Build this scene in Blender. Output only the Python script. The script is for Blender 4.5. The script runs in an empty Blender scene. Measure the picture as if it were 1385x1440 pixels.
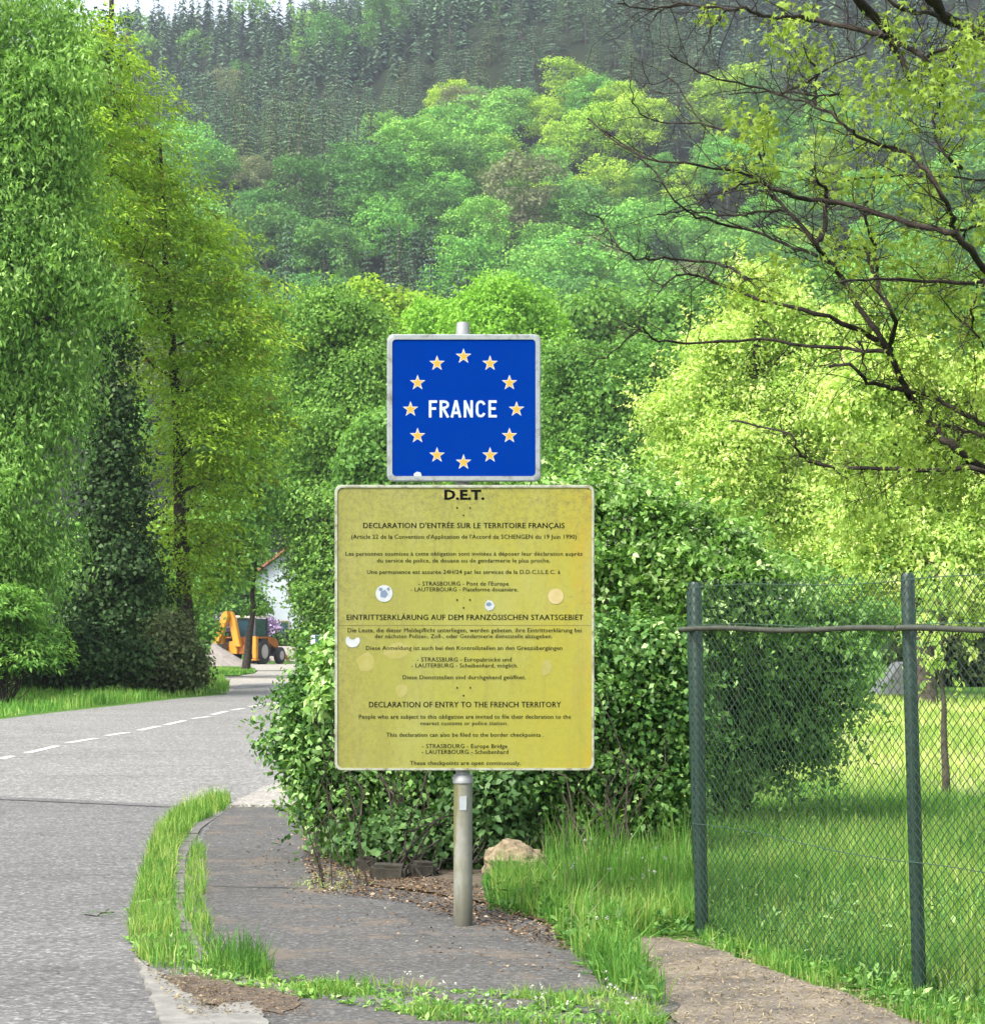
import bpy, bmesh, math
import numpy as np
from mathutils import Vector, Matrix
S = bpy.context.scene
C = S.collection
R = math.radians
PI = math.pi
# ------------------------------------------------------------------ camera, sky, sun, exposure
FPX, HOR, CX, EYE = 3300.0, 885.0, 692.5, 1.5
cam = bpy.data.objects.new('camera', bpy.data.cameras.new('camera'))
C.objects.link(cam); S.camera = cam
cam.location = (0, 0, EYE); cam.rotation_euler = (R(90), 0, 0)
cam.data.sensor_fit = 'HORIZONTAL'; cam.data.sensor_width = 36
cam.data.lens = 36 * FPX / 1385; cam.data.shift_y = (HOR - 720) / 1385
cam.data.clip_start = 0.1; cam.data.clip_end = 6000
SUN = Vector((-0.55, -0.55, 1.0)).normalized()
w = bpy.data.worlds.new('World'); S.world = w; w.use_nodes = True
nt = w.node_tree; nt.nodes.clear()
sky = nt.nodes.new('ShaderNodeTexSky'); sky.sky_type = 'NISHITA'; sky.sun_disc = False
sky.sun_elevation = math.asin(SUN.z); sky.sun_rotation = math.atan2(SUN.x, SUN.y)
sky.air_density = 1.0; sky.dust_density = 4.0; sky.ozone_density = 1.0
bg = nt.nodes.new('ShaderNodeBackground'); bg.inputs[1].default_value = 0.15
wo = nt.nodes.new('ShaderNodeOutputWorld')
hs_ = nt.nodes.new('ShaderNodeHueSaturation'); hs_.inputs['Saturation'].default_value = .5
nt.links.new(sky.outputs[0], hs_.inputs['Color']); nt.links.new(hs_.outputs[0], bg.inputs[0]); nt.links.new(bg.outputs[0], wo.inputs[0])
sl = bpy.data.lights.new('sun', 'SUN'); sl.energy = 2.0; sl.angle = R(15); sl.color = (1, .965, .91)
so = bpy.data.objects.new('sun', sl); C.objects.link(so)
so.rotation_euler = SUN.to_track_quat('Z', 'Y').to_euler(); so.location = (0, 0, 40)
S.view_settings.view_transform = 'Standard'; S.view_settings.look = 'None'
S.view_settings.exposure = 1.55; S.view_settings.gamma = 1; S.view_settings.use_curve_mapping = False
S.cycles.max_bounces = 8; S.cycles.diffuse_bounces = 4; S.cycles.glossy_bounces = 2
S.cycles.transmission_bounces = 4; S.cycles.transparent_max_bounces = 6; S.cycles.volume_bounces = 0
S.cycles.use_denoising = True; S.cycles.caustics_reflective = False; S.cycles.caustics_refractive = False
try: S.cycles.denoiser = 'OPENIMAGEDENOISE'
except Exception: pass

# ------------------------------------------------------------------ terrain functions
def gz(Y):
    Y = np.asarray(Y, float)
    return -0.0065 * (np.clip(Y, 60, 140) - 60)
HY = [240, 300, 400, 500, 620, 760, 880, 1100, 3000]
HZ = [0, 20, 62, 108, 152, 190, 205, 190, 120]
def hz(x, Y):
    x = np.asarray(x, float); Y = np.asarray(Y, float)
    b = np.interp(Y, HY, HZ)
    lat = 0.27 * (np.clip(x, -200, 160) + 45) * np.clip((Y - 420) / 340, 0, 1)
    f = np.clip((Y - 240) / 90, 0, 1)
    u = (x * 0.80 + Y * 0.60)
    wv = 6.5 * np.sin(u / 17 + 1.0) + 4.5 * np.sin((x * .95 - Y * .3) / 23 + 2) + 3 * np.sin((x * .3 + Y) / 12)
    return gz(np.minimum(Y, 240)) + b + lat + f * wv
def P(px, py, z=0.0):
    """ground point seen at a pixel of the photograph"""
    Y = 30.0
    for _ in range(60):
        Yn = (EYE - z - float(gz(Y))) * FPX / max(py - HOR, 6)
        Y = Y * .5 + Yn * .5
    return ((px - CX) / FPX * Y, Y)
def X_at(px, Y): return (px - CX) / FPX * Y
def Z_at(py, Y): return EYE - (py - HOR) / FPX * Y
def W(px, py, Y): return (X_at(px, Y), Y, Z_at(py, Y))

# ------------------------------------------------------------------ object helpers
def setp(o, label=None, cat=None, group=None, kind=None):
    for k, v in (('label', label), ('category', cat), ('group', group), ('kind', kind)):
        if v: o[k] = v
    return o
def empty(name, loc, rz=0, **k):
    o = bpy.data.objects.new(name, None); C.objects.link(o)
    o.location = loc; o.rotation_euler = (0, 0, rz); o.empty_display_size = .2
    return setp(o, **k)
def npmesh(name, V, F, mats=(), var=None, midx=None, smooth=False):
    V = np.asarray(V, np.float32); F = np.asarray(F, np.int32)
    me = bpy.data.meshes.new(name); k = F.shape[1]
    me.vertices.add(len(V)); me.vertices.foreach_set('co', V.ravel())
    me.loops.add(F.size); me.loops.foreach_set('vertex_index', F.ravel())
    me.polygons.add(len(F)); me.polygons.foreach_set('loop_start', np.arange(0, F.size, k, dtype=np.int32))
    if midx is not None: me.polygons.foreach_set('material_index', np.asarray(midx, np.int32))
    if smooth: me.polygons.foreach_set('use_smooth', np.ones(len(F), bool))
    for m in mats: me.materials.append(m)
    if var is not None:
        a = me.attributes.new('var', 'FLOAT', 'POINT'); a.data.foreach_set('value', np.asarray(var, np.float32))
    me.update(calc_edges=True)
    return me
def put(name, me, parent=None, loc=(0, 0, 0), **k):
    o = bpy.data.objects.new(name, me); C.objects.link(o); o.location = loc
    if parent: o.parent = parent
    return setp(o, **k)
class MB:
    """collects boxes, tubes and prisms into one mesh"""
    def __init__(s): s.v = []; s.f = []; s.m = []
    def add(s, V, F, mi=0, M=None):
        n = len(s.v)
        for v in V:
            v = Vector(v); s.v.append(tuple(M @ v if M else v))
        s.f += [tuple(i + n for i in f) for f in F]; s.m += [mi] * len(F)
    def box(s, c, d, mi=0, M=None, rz=0, taper=1.0):
        x, y, z = (a / 2 for a in d); V = []
        for sz, t in ((-z, 1), (z, taper)):
            for sx, sy in ((-x, -y), (x, -y), (x, y), (-x, y)):
                p = Vector((sx * t, sy * t, sz)); p.rotate(Matrix.Rotation(rz, 3, 'Z')); V.append(p + Vector(c))
        s.add(V, [(3, 2, 1, 0), (4, 5, 6, 7), (0, 1, 5, 4), (1, 2, 6, 5), (2, 3, 7, 6), (3, 0, 4, 7)], mi, M)
    def prism(s, pts, y0, y1, mi=0, M=None, ax='y'):
        f = (lambda a, b, t: (a, t, b)) if ax == 'y' else ((lambda a, b, t: (a, b, t)) if ax == 'z' else (lambda a, b, t: (t, a, b)))
        n = len(pts); V = [f(a, b, y0) for a, b in pts] + [f(a, b, y1) for a, b in pts]
        F = [tuple(range(n))[::-1], tuple(range(n, 2 * n))] + [(i, (i + 1) % n, (i + 1) % n + n, i + n) for i in range(n)]
        s.add(V, F, mi, M)
    def tube(s, pts, rad, n=8, mi=0, cap=True, M=None):
        V, F = tube(pts, rad, n, cap); s.add(V, F, mi, M)
    def mesh(s, name, mats, smooth=None, bev=0):
        me = bpy.data.meshes.new(name); me.from_pydata(s.v, [], s.f)
        for m in (mats if isinstance(mats, (list, tuple)) else [mats]): me.materials.append(m)
        for p, i in zip(me.polygons, s.m): p.material_index = i
        bm = bmesh.new(); bm.from_mesh(me); bmesh.ops.recalc_face_normals(bm, faces=bm.faces)
        if bev: bmesh.ops.bevel(bm, geom=[e for e in bm.edges if e.calc_face_angle(0) > .7], offset=bev, segments=2, affect='EDGES', clamp_overlap=True)
        bm.to_mesh(me); bm.free()
        if smooth is not None:
            me.shade_smooth(); me.set_sharp_from_angle(angle=R(smooth))
        return me
    def build(s, name, mats, parent=None, smooth=None, bev=0, loc=(0, 0, 0), **k):
        return put(name, s.mesh(name, mats, smooth, bev), parent, loc, **k)
def tube(pts, rad, n=6, cap=True):
    pts = [Vector(p) for p in pts]
    if not hasattr(rad, '__len__'): rad = [rad] * len(pts)
    V, F = [], []; t0 = (pts[1] - pts[0]).normalized()
    a = t0.orthogonal().normalized()
    for i, p in enumerate(pts):
        t = (pts[min(i + 1, len(pts) - 1)] - pts[max(i - 1, 0)])
        t = t.normalized() if t.length > 1e-9 else t0
        a = (a - t * a.dot(t)).normalized(); b = t.cross(a)
        for k in range(n):
            q = 2 * PI * k / n
            V.append(p + (a * math.cos(q) + b * math.sin(q)) * rad[i])
    for i in range(len(pts) - 1):
        for k in range(n):
            k2 = (k + 1) % n
            F.append((i * n + k, i * n + k2, (i + 1) * n + k2, (i + 1) * n + k))
    if cap: F.append(tuple(range(n))[::-1]); F.append(tuple(range((len(pts) - 1) * n, len(pts) * n)))
    return V, F

# ------------------------------------------------------------------ materials
def N(t, ty, **k):
    n = t.nodes.new(ty)
    for a, b in k.items():
        if a.startswith('i_'): n.inputs[a[2:]].default_value = b
        else: setattr(n, a, b)
    return n
def ramp(t, fac, stops, interp='LINEAR'):
    r = t.nodes.new('ShaderNodeValToRGB'); r.color_ramp.interpolation = interp
    e = r.color_ramp.elements
    while len(e) < len(stops): e.new(.5)
    for q, (p, c) in zip(e, stops): q.position = p; q.color = (*c, 1) if len(c) == 3 else c
    t.links.new(fac, r.inputs[0]); return r
def noise(t, co, scale, detail=4, rough=.6, stretch=None):
    if stretch:
        m = N(t, 'ShaderNodeMapping'); m.inputs['Scale'].default_value = stretch; t.links.new(co, m.inputs[0]); co = m.outputs[0]
    n = N(t, 'ShaderNodeTexNoise'); n.inputs['Scale'].default_value = scale; n.inputs['Detail'].default_value = detail
    n.inputs['Roughness'].default_value = rough; t.links.new(co, n.inputs['Vector']); return n.outputs['Fac']
def mix(t, fac, a, b, mode='MIX'):
    m = t.nodes.new('ShaderNodeMix'); m.data_type = 'RGBA'; m.blend_type = mode
    for s, v in ((m.inputs[0], fac), (m.inputs[6], a), (m.inputs[7], b)):
        if hasattr(v, 'is_output'): t.links.new(v, s)
        else: s.default_value = v if isinstance(v, (int, float)) else (*v, 1)
    return m.outputs[2]
def newmat(name):
    m = bpy.data.materials.new(name); m.use_nodes = True; t = m.node_tree
    b = t.nodes['Principled BSDF']; tc = t.nodes.new('ShaderNodeTexCoord')
    return m, t, b, tc.outputs['Object']
def simple(name, col, rough=.6, metal=0, var=.15, scale=6, bump=0, spec=.5, bscale=None, col2=None, detail=5):
    m, t, b, co = newmat(name)
    c2 = col2 or tuple(c * (1 - var * 2) for c in col)
    r = ramp(t, noise(t, co, scale, detail), [(.3, c2), (.7, col)])
    t.links.new(r.outputs[0], b.inputs['Base Color'])
    b.inputs['Roughness'].default_value = rough; b.inputs['Metallic'].default_value = metal
    b.inputs['Specular IOR Level'].default_value = spec
    if bump:
        bp = N(t, 'ShaderNodeBump'); bp.inputs['Strength'].default_value = bump; bp.inputs['Distance'].default_value = .01
        t.links.new(noise(t, co, bscale or scale * 8, 3), bp.inputs['Height']); t.links.new(bp.outputs[0], b.inputs['Normal'])
    return m
def asphalt(name, dark, lite, patch, pscale=.5, chip=150, stain=None, bump=.6):
    m, t, b, co = newmat(name)
    v = N(t, 'ShaderNodeTexVoronoi'); v.inputs['Scale'].default_value = chip; t.links.new(co, v.inputs['Vector'])
    sep = N(t, 'ShaderNodeSeparateColor'); t.links.new(v.outputs['Color'], sep.inputs[0])
    r = ramp(t, sep.outputs[0], [(0, tuple(c * .7 for c in dark)), (.5, tuple((a + c) / 2 for a, c in zip(dark, lite))), (.85, lite), (1, tuple(min(1, c * 1.9) for c in lite))])
    c = mix(t, ramp(t, noise(t, co, chip * .28, 3), [(.35, (0, 0, 0)), (.65, (1, 1, 1))]).outputs[0], r.outputs[0], mix(t, .5, r.outputs[0], dark))
    big = ramp(t, noise(t, co, pscale, 6, .65), [(.3, (0, 0, 0)), (.7, (1, 1, 1))])
    c = mix(t, big.outputs[0], c, mix(t, 1.0, c, patch, 'MULTIPLY'))
    st = ramp(t, noise(t, co, 1.0, 5, .7, (.35, 2.2, 1)), [(.5, (1, 1, 1)), (.72, (.78, .77, .75))])
    c = mix(t, 1.0, c, st.outputs[0], 'MULTIPLY')
    if stain:
        s2 = ramp(t, noise(t, co, 2.3, 7, .75), [(.52, (0, 0, 0)), (.66, (1, 1, 1))])
        c = mix(t, s2.outputs[0], c, mix(t, .75, c, stain))
    ck = N(t, 'ShaderNodeTexVoronoi', feature='DISTANCE_TO_EDGE'); ck.inputs['Scale'].default_value = 1.1
    wn = N(t, 'ShaderNodeTexNoise'); wn.inputs['Scale'].default_value = 3.5; wn.inputs['Detail'].default_value = 6; t.links.new(co, wn.inputs['Vector']); t.links.new(mix(t, .3, co, wn.outputs['Color']), ck.inputs['Vector'])
    cr = ramp(t, ck.outputs['Distance'], [(0, (1, 1, 1)), (.008, (0, 0, 0))]); cm = ramp(t, noise(t, co, .55, 3), [(.5, (0, 0, 0)), (.6, (1, 1, 1))])
    c = mix(t, mix(t, 1.0, cr.outputs[0], cm.outputs[0], 'MULTIPLY'), c, (.03, .03, .026))
    t.links.new(c, b.inputs['Base Color']); b.inputs['Roughness'].default_value = .88
    bp = N(t, 'ShaderNodeBump'); bp.inputs['Strength'].default_value = bump; bp.inputs['Distance'].default_value = .004
    t.links.new(v.outputs['Distance'], bp.inputs['Height']); t.links.new(bp.outputs[0], b.inputs['Normal'])
    return m
def leafmat(name, cols, trans=.38, objvar=.0, gloss=.06, tcol=None):
    if tcol is None: cols = [(min(.8, c[0] * 1.55), min(.8, c[1] * 1.65), c[2] * 1.25) for c in cols]; gloss *= .3
    """cols: dark, mid, light leaf colours picked by the per-leaf value"""
    m = bpy.data.materials.new(name); m.use_nodes = True; t = m.node_tree; t.nodes.clear()
    at = N(t, 'ShaderNodeAttribute', attribute_name='var')
    r = ramp(t, at.outputs['Fac'], [(i / (len(cols) - 1), c) for i, c in enumerate(cols)])
    c = r.outputs[0]
    if objvar:
        oi = N(t, 'ShaderNodeObjectInfo'); mr = N(t, 'ShaderNodeMapRange')
        mr.inputs['To Min'].default_value = 1 - objvar; mr.inputs['To Max'].default_value = 1 + objvar
        t.links.new(oi.outputs['Random'], mr.inputs[0])
        hs = N(t, 'ShaderNodeHueSaturation'); t.links.new(c, hs.inputs['Color']); t.links.new(mr.outputs[0], hs.inputs['Value'])
        mh = N(t, 'ShaderNodeMapRange'); mh.inputs['To Min'].default_value = .5 - objvar * .06; mh.inputs['To Max'].default_value = .5 + objvar * .05
        ml = N(t, 'ShaderNodeMath', operation='MULTIPLY'); ml.inputs[1].default_value = 7.31
        fr = N(t, 'ShaderNodeMath', operation='FRACT'); t.links.new(oi.outputs['Random'], ml.inputs[0]); t.links.new(ml.outputs[0], fr.inputs[0])
        t.links.new(fr.outputs[0], mh.inputs[0]); t.links.new(mh.outputs[0], hs.inputs['Hue']); c = hs.outputs[0]
    d = N(t, 'ShaderNodeBsdfDiffuse'); tr = N(t, 'ShaderNodeBsdfTranslucent'); g = N(t, 'ShaderNodeBsdfGlossy')
    g.inputs['Roughness'].default_value = .45; g.inputs['Color'].default_value = (.55, .7, .45, 1)
    t.links.new(c, d.inputs[0])
    tcv = mix(t, 1.0, c, tcol or (1.14, 1.2, .62), 'MULTIPLY'); t.links.new(tcv, tr.inputs[0])
    m1 = N(t, 'ShaderNodeMixShader'); m1.inputs[0].default_value = trans
    t.links.new(d.outputs[0], m1.inputs[1]); t.links.new(tr.outputs[0], m1.inputs[2])
    m2 = N(t, 'ShaderNodeMixShader'); m2.inputs[0].default_value = gloss
    t.links.new(m1.outputs[0], m2.inputs[1]); t.links.new(g.outputs[0], m2.inputs[2])
    o = N(t, 'ShaderNodeOutputMaterial'); t.links.new(m2.outputs[0], o.inputs[0])
    return m
M = {}
M['ground'] = simple('soil', (.085, .075, .045), .95, 0, .3, 1.5, .5, .1, 30, (.045, .06, .02))
def meadow_mat():
    m, t, b, co = newmat('meadow')
    g = ramp(t, noise(t, co, 5, 6, .7), [(.25, (.03, .07, .012)), (.5, (.06, .14, .02)), (.8, (.12, .20, .035))])
    y = ramp(t, noise(t, co, 9, 6, .7), [(.3, (.20, .23, .07)), (.7, (.38, .39, .18))])
    s = N(t, 'ShaderNodeSeparateXYZ'); t.links.new(co, s.inputs[0])
    nz = noise(t, co, .35, 4, .6, (1, .5, 1))
    ad = N(t, 'ShaderNodeMath', operation='MULTIPLY_ADD'); ad.inputs[1].default_value = 26; t.links.new(nz, ad.inputs[0]); t.links.new(s.outputs[1], ad.inputs[2])
    mr = N(t, 'ShaderNodeMapRange'); mr.inputs['From Min'].default_value = 32; mr.inputs['From Max'].default_value = 39; t.links.new(ad.outputs[0], mr.inputs[0])
    mr2 = N(t, 'ShaderNodeMapRange'); mr2.inputs['From Min'].default_value = 68; mr2.inputs['From Max'].default_value = 60; t.links.new(ad.outputs[0], mr2.inputs[0])
    mm = N(t, 'ShaderNodeMath', operation='MULTIPLY'); t.links.new(mr.outputs[0], mm.inputs[0]); t.links.new(mr2.outputs[0], mm.inputs[1])
    mx = N(t, 'ShaderNodeMapRange'); mx.inputs['From Min'].default_value = 0; mx.inputs['From Max'].default_value = 2; t.links.new(s.outputs[0], mx.inputs[0])
    m3 = N(t, 'ShaderNodeMath', operation='MULTIPLY'); t.links.new(mm.outputs[0], m3.inputs[0]); t.links.new(mx.outputs[0], m3.inputs[1])
    c = mix(t, m3.outputs[0], g.outputs[0], y.outputs[0])
    t.links.new(c, b.inputs['Base Color']); b.inputs['Roughness'].default_value = .95; b.inputs['Specular IOR Level'].default_value = .1
    bp = N(t, 'ShaderNodeBump'); bp.inputs['Strength'].default_value = .8; bp.inputs['Distance'].default_value = .05
    t.links.new(noise(t, co, 25, 4), bp.inputs['Height']); t.links.new(bp.outputs[0], b.inputs['Normal'])
    return m
M['meadow'] = meadow_mat()
M['forest_floor'] = simple('forest_floor', (.014, .022, .008), .95, 0, .3, .2, 0, .1)
M['road'] = asphalt('chipped_asphalt', (.10, .098, .09), (.265, .26, .243), (.80, .79, .78), .35, 46)
M['side'] = asphalt('grey_asphalt', (.078, .077, .073), (.172, .170, .163), (.78, .77, .77), .4, 60)
M['pave'] = asphalt('pavement_asphalt', (.05, .049, .046), (.108, .106, .10), (.78, .76, .74), .9, 75, (.13, .10, .07))
M['yard'] = asphalt('yard_surface', (.22, .205, .175), (.36, .34, .30), (.85, .83, .8), .2, 30)
M['palepave'] = asphalt('pale_pavement', (.20, .19, .17), (.35, .335, .30), (.85, .83, .8), .6, 60)
M['paint'] = simple('road_paint', (.55, .55, .52), .7, 0, .12, 20, 0)
M['kerb'] = simple('kerb_concrete', (.235, .23, .205), .9, 0, .22, 9, .5, .3, 60)
M['kerbgrey'] = simple('kerb_grey', (.17, .165, .15), .9, 0, .25, 9, .5, .3, 60)
M['dirt'] = simple('brown_dirt', (.15, .12, .09), .95, 0, .28, 14, .8, .1, 60, (.07, .06, .048))
M['path'] = simple('dry_path', (.235, .20, .15), .95, 0, .2, 2.6, .8, .1, 70, (.08, .075, .07), 9)
def litter_mat(name, stops, trans=.1): return leafmat(name, stops, trans, 0, .02, (1, 1, 1))
M['litter'] = litter_mat('litter', [(.05, .033, .02), (.13, .08, .048), (.22, .14, .08), (.40, .33, .24)])
M['straw'] = litter_mat('straw', [(.08, .06, .035), (.20, .155, .09), (.36, .31, .20)])
M['bark'] = simple('bark', (.11, .09, .07), .95, 0, .3, 9, .9, .1, 30, (.03, .026, .02))
M['twigbark'] = simple('twig_bark', (.055, .045, .036), .95, 0, .3, 14, .9, .1, 60, (.014, .012, .010))
M['darkbark'] = simple('dark_bark', (.075, .062, .05), .95, 0, .3, 14, .9, .1, 60, (.016, .014, .012))
M['steel'] = simple('galvanised_steel', (.30, .31, .31), .55, .35, .12, 12, .1, .5, 60)

# ------------------------------------------------------------------ ground sheets
def grid(name, xs, ys, zf, m, **k):
    X, Y = np.meshgrid(xs, ys); V = np.stack([X, Y, zf(X, Y)], -1).reshape(-1, 3)
    nx, ny = len(xs), len(ys); i = np.arange(nx * (ny - 1)).reshape(ny - 1, nx)[:, :-1].ravel()
    F = np.stack([i, i + 1, i + nx + 1, i + nx], -1)
    return put(name, npmesh(name, V, F, [m], smooth=True), **k)
grid('ground', [-1500, -300, -60, -20, -8, 0, 4, 8, 20, 60, 300, 1500], [-400, -60, -10, 0, 5, 10, 20, 40, 60, 80, 110, 140, 190, 240],
     lambda x, y: gz(y) + 0 * x, M['meadow'], kind='structure')
grid('hill', np.concatenate([[-1500, -700], np.arange(-320, 321, 10), [700, 1500]]), np.concatenate([np.arange(240, 980, 10), [1000, 1100, 1300, 1700, 3000]]),
     hz, M['forest_floor'], kind='structure')
rj = np.random.RandomState(5)
def sheet(name, pts, z, m, step=.25, jit=.02, thick=0, kind='structure', world=False, **k):
    """flat sheet laid on the ground; pts are photo pixels on the ground (or world metres)"""
    q = [Vector(p) if world else Vector(P(*p)) for p in pts]; out = []
    for a, b in zip(q, q[1:] + q[:1]):
        L = (b - a).length; n = max(1, min(60, int(L / step))); d = (b - a).normalized(); nn = Vector((-d.y, d.x))
        for i in range(n):
            j = rj.uniform(-jit, jit) if (i or 1) else 0
            out.append(a + (b - a) * (i / n) + nn * j)
    bm = bmesh.new(); bm.faces.new([bm.verts.new((p.x, p.y, 0)) for p in out])
    bmesh.ops.triangulate(bm, faces=bm.faces)
    for yb in (60, 140):
        bmesh.ops.bisect_plane(bm, geom=bm.verts[:] + bm.edges[:] + bm.faces[:], plane_co=(0, yb, 0), plane_no=(0, 1, 0))
    for v in bm.verts: v.co.z = float(gz(v.co.y)) + z
    if thick:
        e = [e for e in bm.edges if e.is_boundary]
        r = bmesh.ops.extrude_edge_only(bm, edges=e)
        for v in r['geom']:
            if isinstance(v, bmesh.types.BMVert): v.co.z -= thick
    bmesh.ops.recalc_face_normals(bm, faces=bm.faces)
    me = bpy.data.meshes.new(name); bm.to_mesh(me); bm.free(); me.materials.append(m)
    if sum(p.normal.z for p in me.polygons) < 0: me.flip_normals()
    return put(name, me, kind=kind, **k)
# main road: runs away on the left
road_far = [(-500, 1062), (-150, 1030), (0, 1012), (90, 1001), (180, 991), (250, 983), (318, 977)]
sheet('main_road', [(-700, 1142), (-300, 1138), (0, 1136), (120, 1142), (240, 1146), (300, 1134), (330, 1128), (372, 1108), (425, 1086), (455, 1060), (462, 1020), (462, 985), (470, 962), (425, 960), (340, 962)] + road_far[::-1], .004, M['road'], .4, .01)
sheet('side_road', [(-9.5, 21.3), (-4.4, 20.95), (-2.6, 19.9), (-2.2, 19.5), (-1.9, 17.6), (-1.6, 15.2), (-1.3, 12.6), (-1.25, 10.9), (-1.2, 10.0), (-.95, 9.0), (-.5, 7.0), (2, 3), (2, -12), (-9.5, -12)], .008, M['side'], .4, .012, world=True)
sheet('yard', [(-26, 57.5), (-9.3, 57.5), (-6.2, 55.0), (-3.6, 56), (6, 60), (9, 75), (9, 134), (-26, 136)], .002, M['yard'], 2, .1, world=True)
sheet('road_strip', [(240, 954), (330, 951), (470, 953), (560, 957), (560, 948), (470, 946), (330, 944.5), (240, 946)], .006, M['palepave'], 2, .1)
sheet('grass_island', [(270, 951), (300, 952), (335, 951), (356, 947.5), (362, 944), (352, 940), (330, 938), (290, 937), (262, 939)], .03, M['meadow'], .5, .05, thick=.05)
sheet('verge_pavement', [(322, 1137), (372, 1111), (428, 1088), (520, 1072), (640, 1066), (640, 1100), (560, 1110), (500, 1128), (440, 1137)], .03, M['palepave'], .2, .02, thick=.06)
pave_edge_l = [(322, 1139), (296, 1165), (276, 1200), (268, 1240), (268, 1285), (288, 1330), (330, 1362), (400, 1384), (500, 1396), (620, 1408), (760, 1424), (930, 1440)]
pave_edge_r = [(445, 1139), (470, 1170), (505, 1215), (520, 1252), (600, 1262), (690, 1280), (765, 1308), (830, 1345), (900, 1390), (960, 1420)]
sheet('pavement', pave_edge_l + pave_edge_r[::-1], .022, M['pave'], .12, .012, thick=.05)
sheet('near_asphalt', [(-1.1, 9.15), (-.9, 9.4), (-.5, 9.55), (0, 9.45), (.35, 9.2), (.7, 8.9), (.9, 8.4), (1, 4), (-.3, 4), (-.8, 7.4)], .012, M['pave'], .12, .015, world=True)
sheet('dirt_patch', [(222, 1376), (300, 1380), (380, 1398), (425, 1410), (400, 1432), (350, 1424), (262, 1415)], .016, M['dirt'], .06, .02)
sheet('footpath', [(880, 1326), (940, 1324), (1000, 1338), (1080, 1366), (1180, 1402), (1290, 1444), (1385, 1490), (1500, 1600), (1200, 1750), (990, 1640), (955, 1440), (915, 1372)], .018, M['path'], .1, .03)
# pavement joint and the old seam between the two surfacings
sheet('soil_strip', [(430, 1146), (470, 1140), (640, 1150), (760, 1180), (860, 1240), (880, 1290), (868, 1318), (888, 1372), (830, 1340), (765, 1306), (690, 1278), (600, 1260), (515, 1250), (495, 1215), (462, 1180)], .026, M['dirt'], .1, .03)
def seam(name, a, b, wd, m, z):
    a = Vector(P(*a)); b = Vector(P(*b)); d = (b - a).normalized(); n = Vector((-d.y, d.x)) * wd
    return sheet(name, [a - n, b - n, b + n, a + n], z, m, .1, .006, world=True)
M['crack'] = simple('crack', (.045, .043, .04), .95, 0, .2, 20)
seam('asphalt_joint', (300, 1253), (470, 1256), .009, M['crack'], .0262)
seam('resurfacing_joint', (-100, 1121.5), (238, 1137), .025, M['crack'], .012)
# dashed centre line
zz = [((0, 450), (45, 438)), ((100, 427), (215, 400)), ((255, 388), (360, 371)), ((400, 361), (480, 349)), ((520, 341), (598, 325)), ((620, 321), (692, 304)), ((720, 297), (785, 289)), ((797, 282), (850, 269)), ((870, 265), (915, 258)), ((935, 252), (980, 245)), ((1000, 242), (1080, 232))]
zz = [((a[0] / 2.667, 900 + a[1] / 2.667), (b[0] / 2.667, 900 + b[1] / 2.667)) for a, b in zz]
zz = [((-90, 1091), (-40, 1078))] + zz
zz += [((331, 967.5), (352, 966.5)), ((372, 967), (400, 966.5)), ((300, 962), (322, 961))]
for i, (a, b) in enumerate(zz):
    a = Vector(P(*a)); b = Vector(P(*b)); d = (b - a).normalized(); n = Vector((-d.y, d.x)) * (.055 if i < 12 else .15)
    o = sheet('lane_marking', [a - n, b - n, b + n, a + n], .0085, M['paint'], 5, 0, world=True)
# kerb stones
def kerb(pts, length, wd, z, m, h=.09):
    q = [Vector(P(*p)) if len(p) == 2 and p[1] > 300 else Vector(p) for p in pts]
    L = [0]
    for a, b in zip(q, q[1:]): L.append(L[-1] + (b - a).length)
    def at(s):
        for i in range(len(q) - 1):
            if s <= L[i + 1] or i == len(q) - 2: return q[i] + (q[i + 1] - q[i]) * ((s - L[i]) / (L[i + 1] - L[i]))
    s = 0
    while s + length * .6 < L[-1]:
        e = min(s + length - .015, L[-1]); a, b = at(s), at(e); c = (a + b) / 2; d = b - a
        mb = MB(); mb.box((0, 0, 0), (d.length, wd * rj.uniform(.9, 1.08), h))
        o = mb.build('kerb_stone', m, smooth=30, bev=.012, kind='structure')
        o.location = (c.x, c.y, z - h / 2 + rj.uniform(-.006, .006)); o.rotation_euler = (rj.uniform(-.02, .02), 0, math.atan2(d.y, d.x)); s += length
kerb([(320, 1136), (275, 1165), (250, 1205), (246, 1250), (250, 1300), (270, 1345), (318, 1378), (400, 1396), (520, 1410), (650, 1428)], .55, .13, .018, M['kerbgrey'])
sheet('worn_kerb', [(190, 1350), (206, 1362), (232, 1385), (262, 1402), (300, 1428), (318, 1460), (250, 1500), (226, 1450), (214, 1412), (202, 1380)], .02, M['kerb'], .05, .014, thick=.04)
sheet('worn_kerb', [(292, 1432), (318, 1420), (352, 1417), (372, 1436), (380, 1475), (330, 1480), (306, 1458)], .024, M['kerb'], .05, .012, thick=.04)

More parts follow.
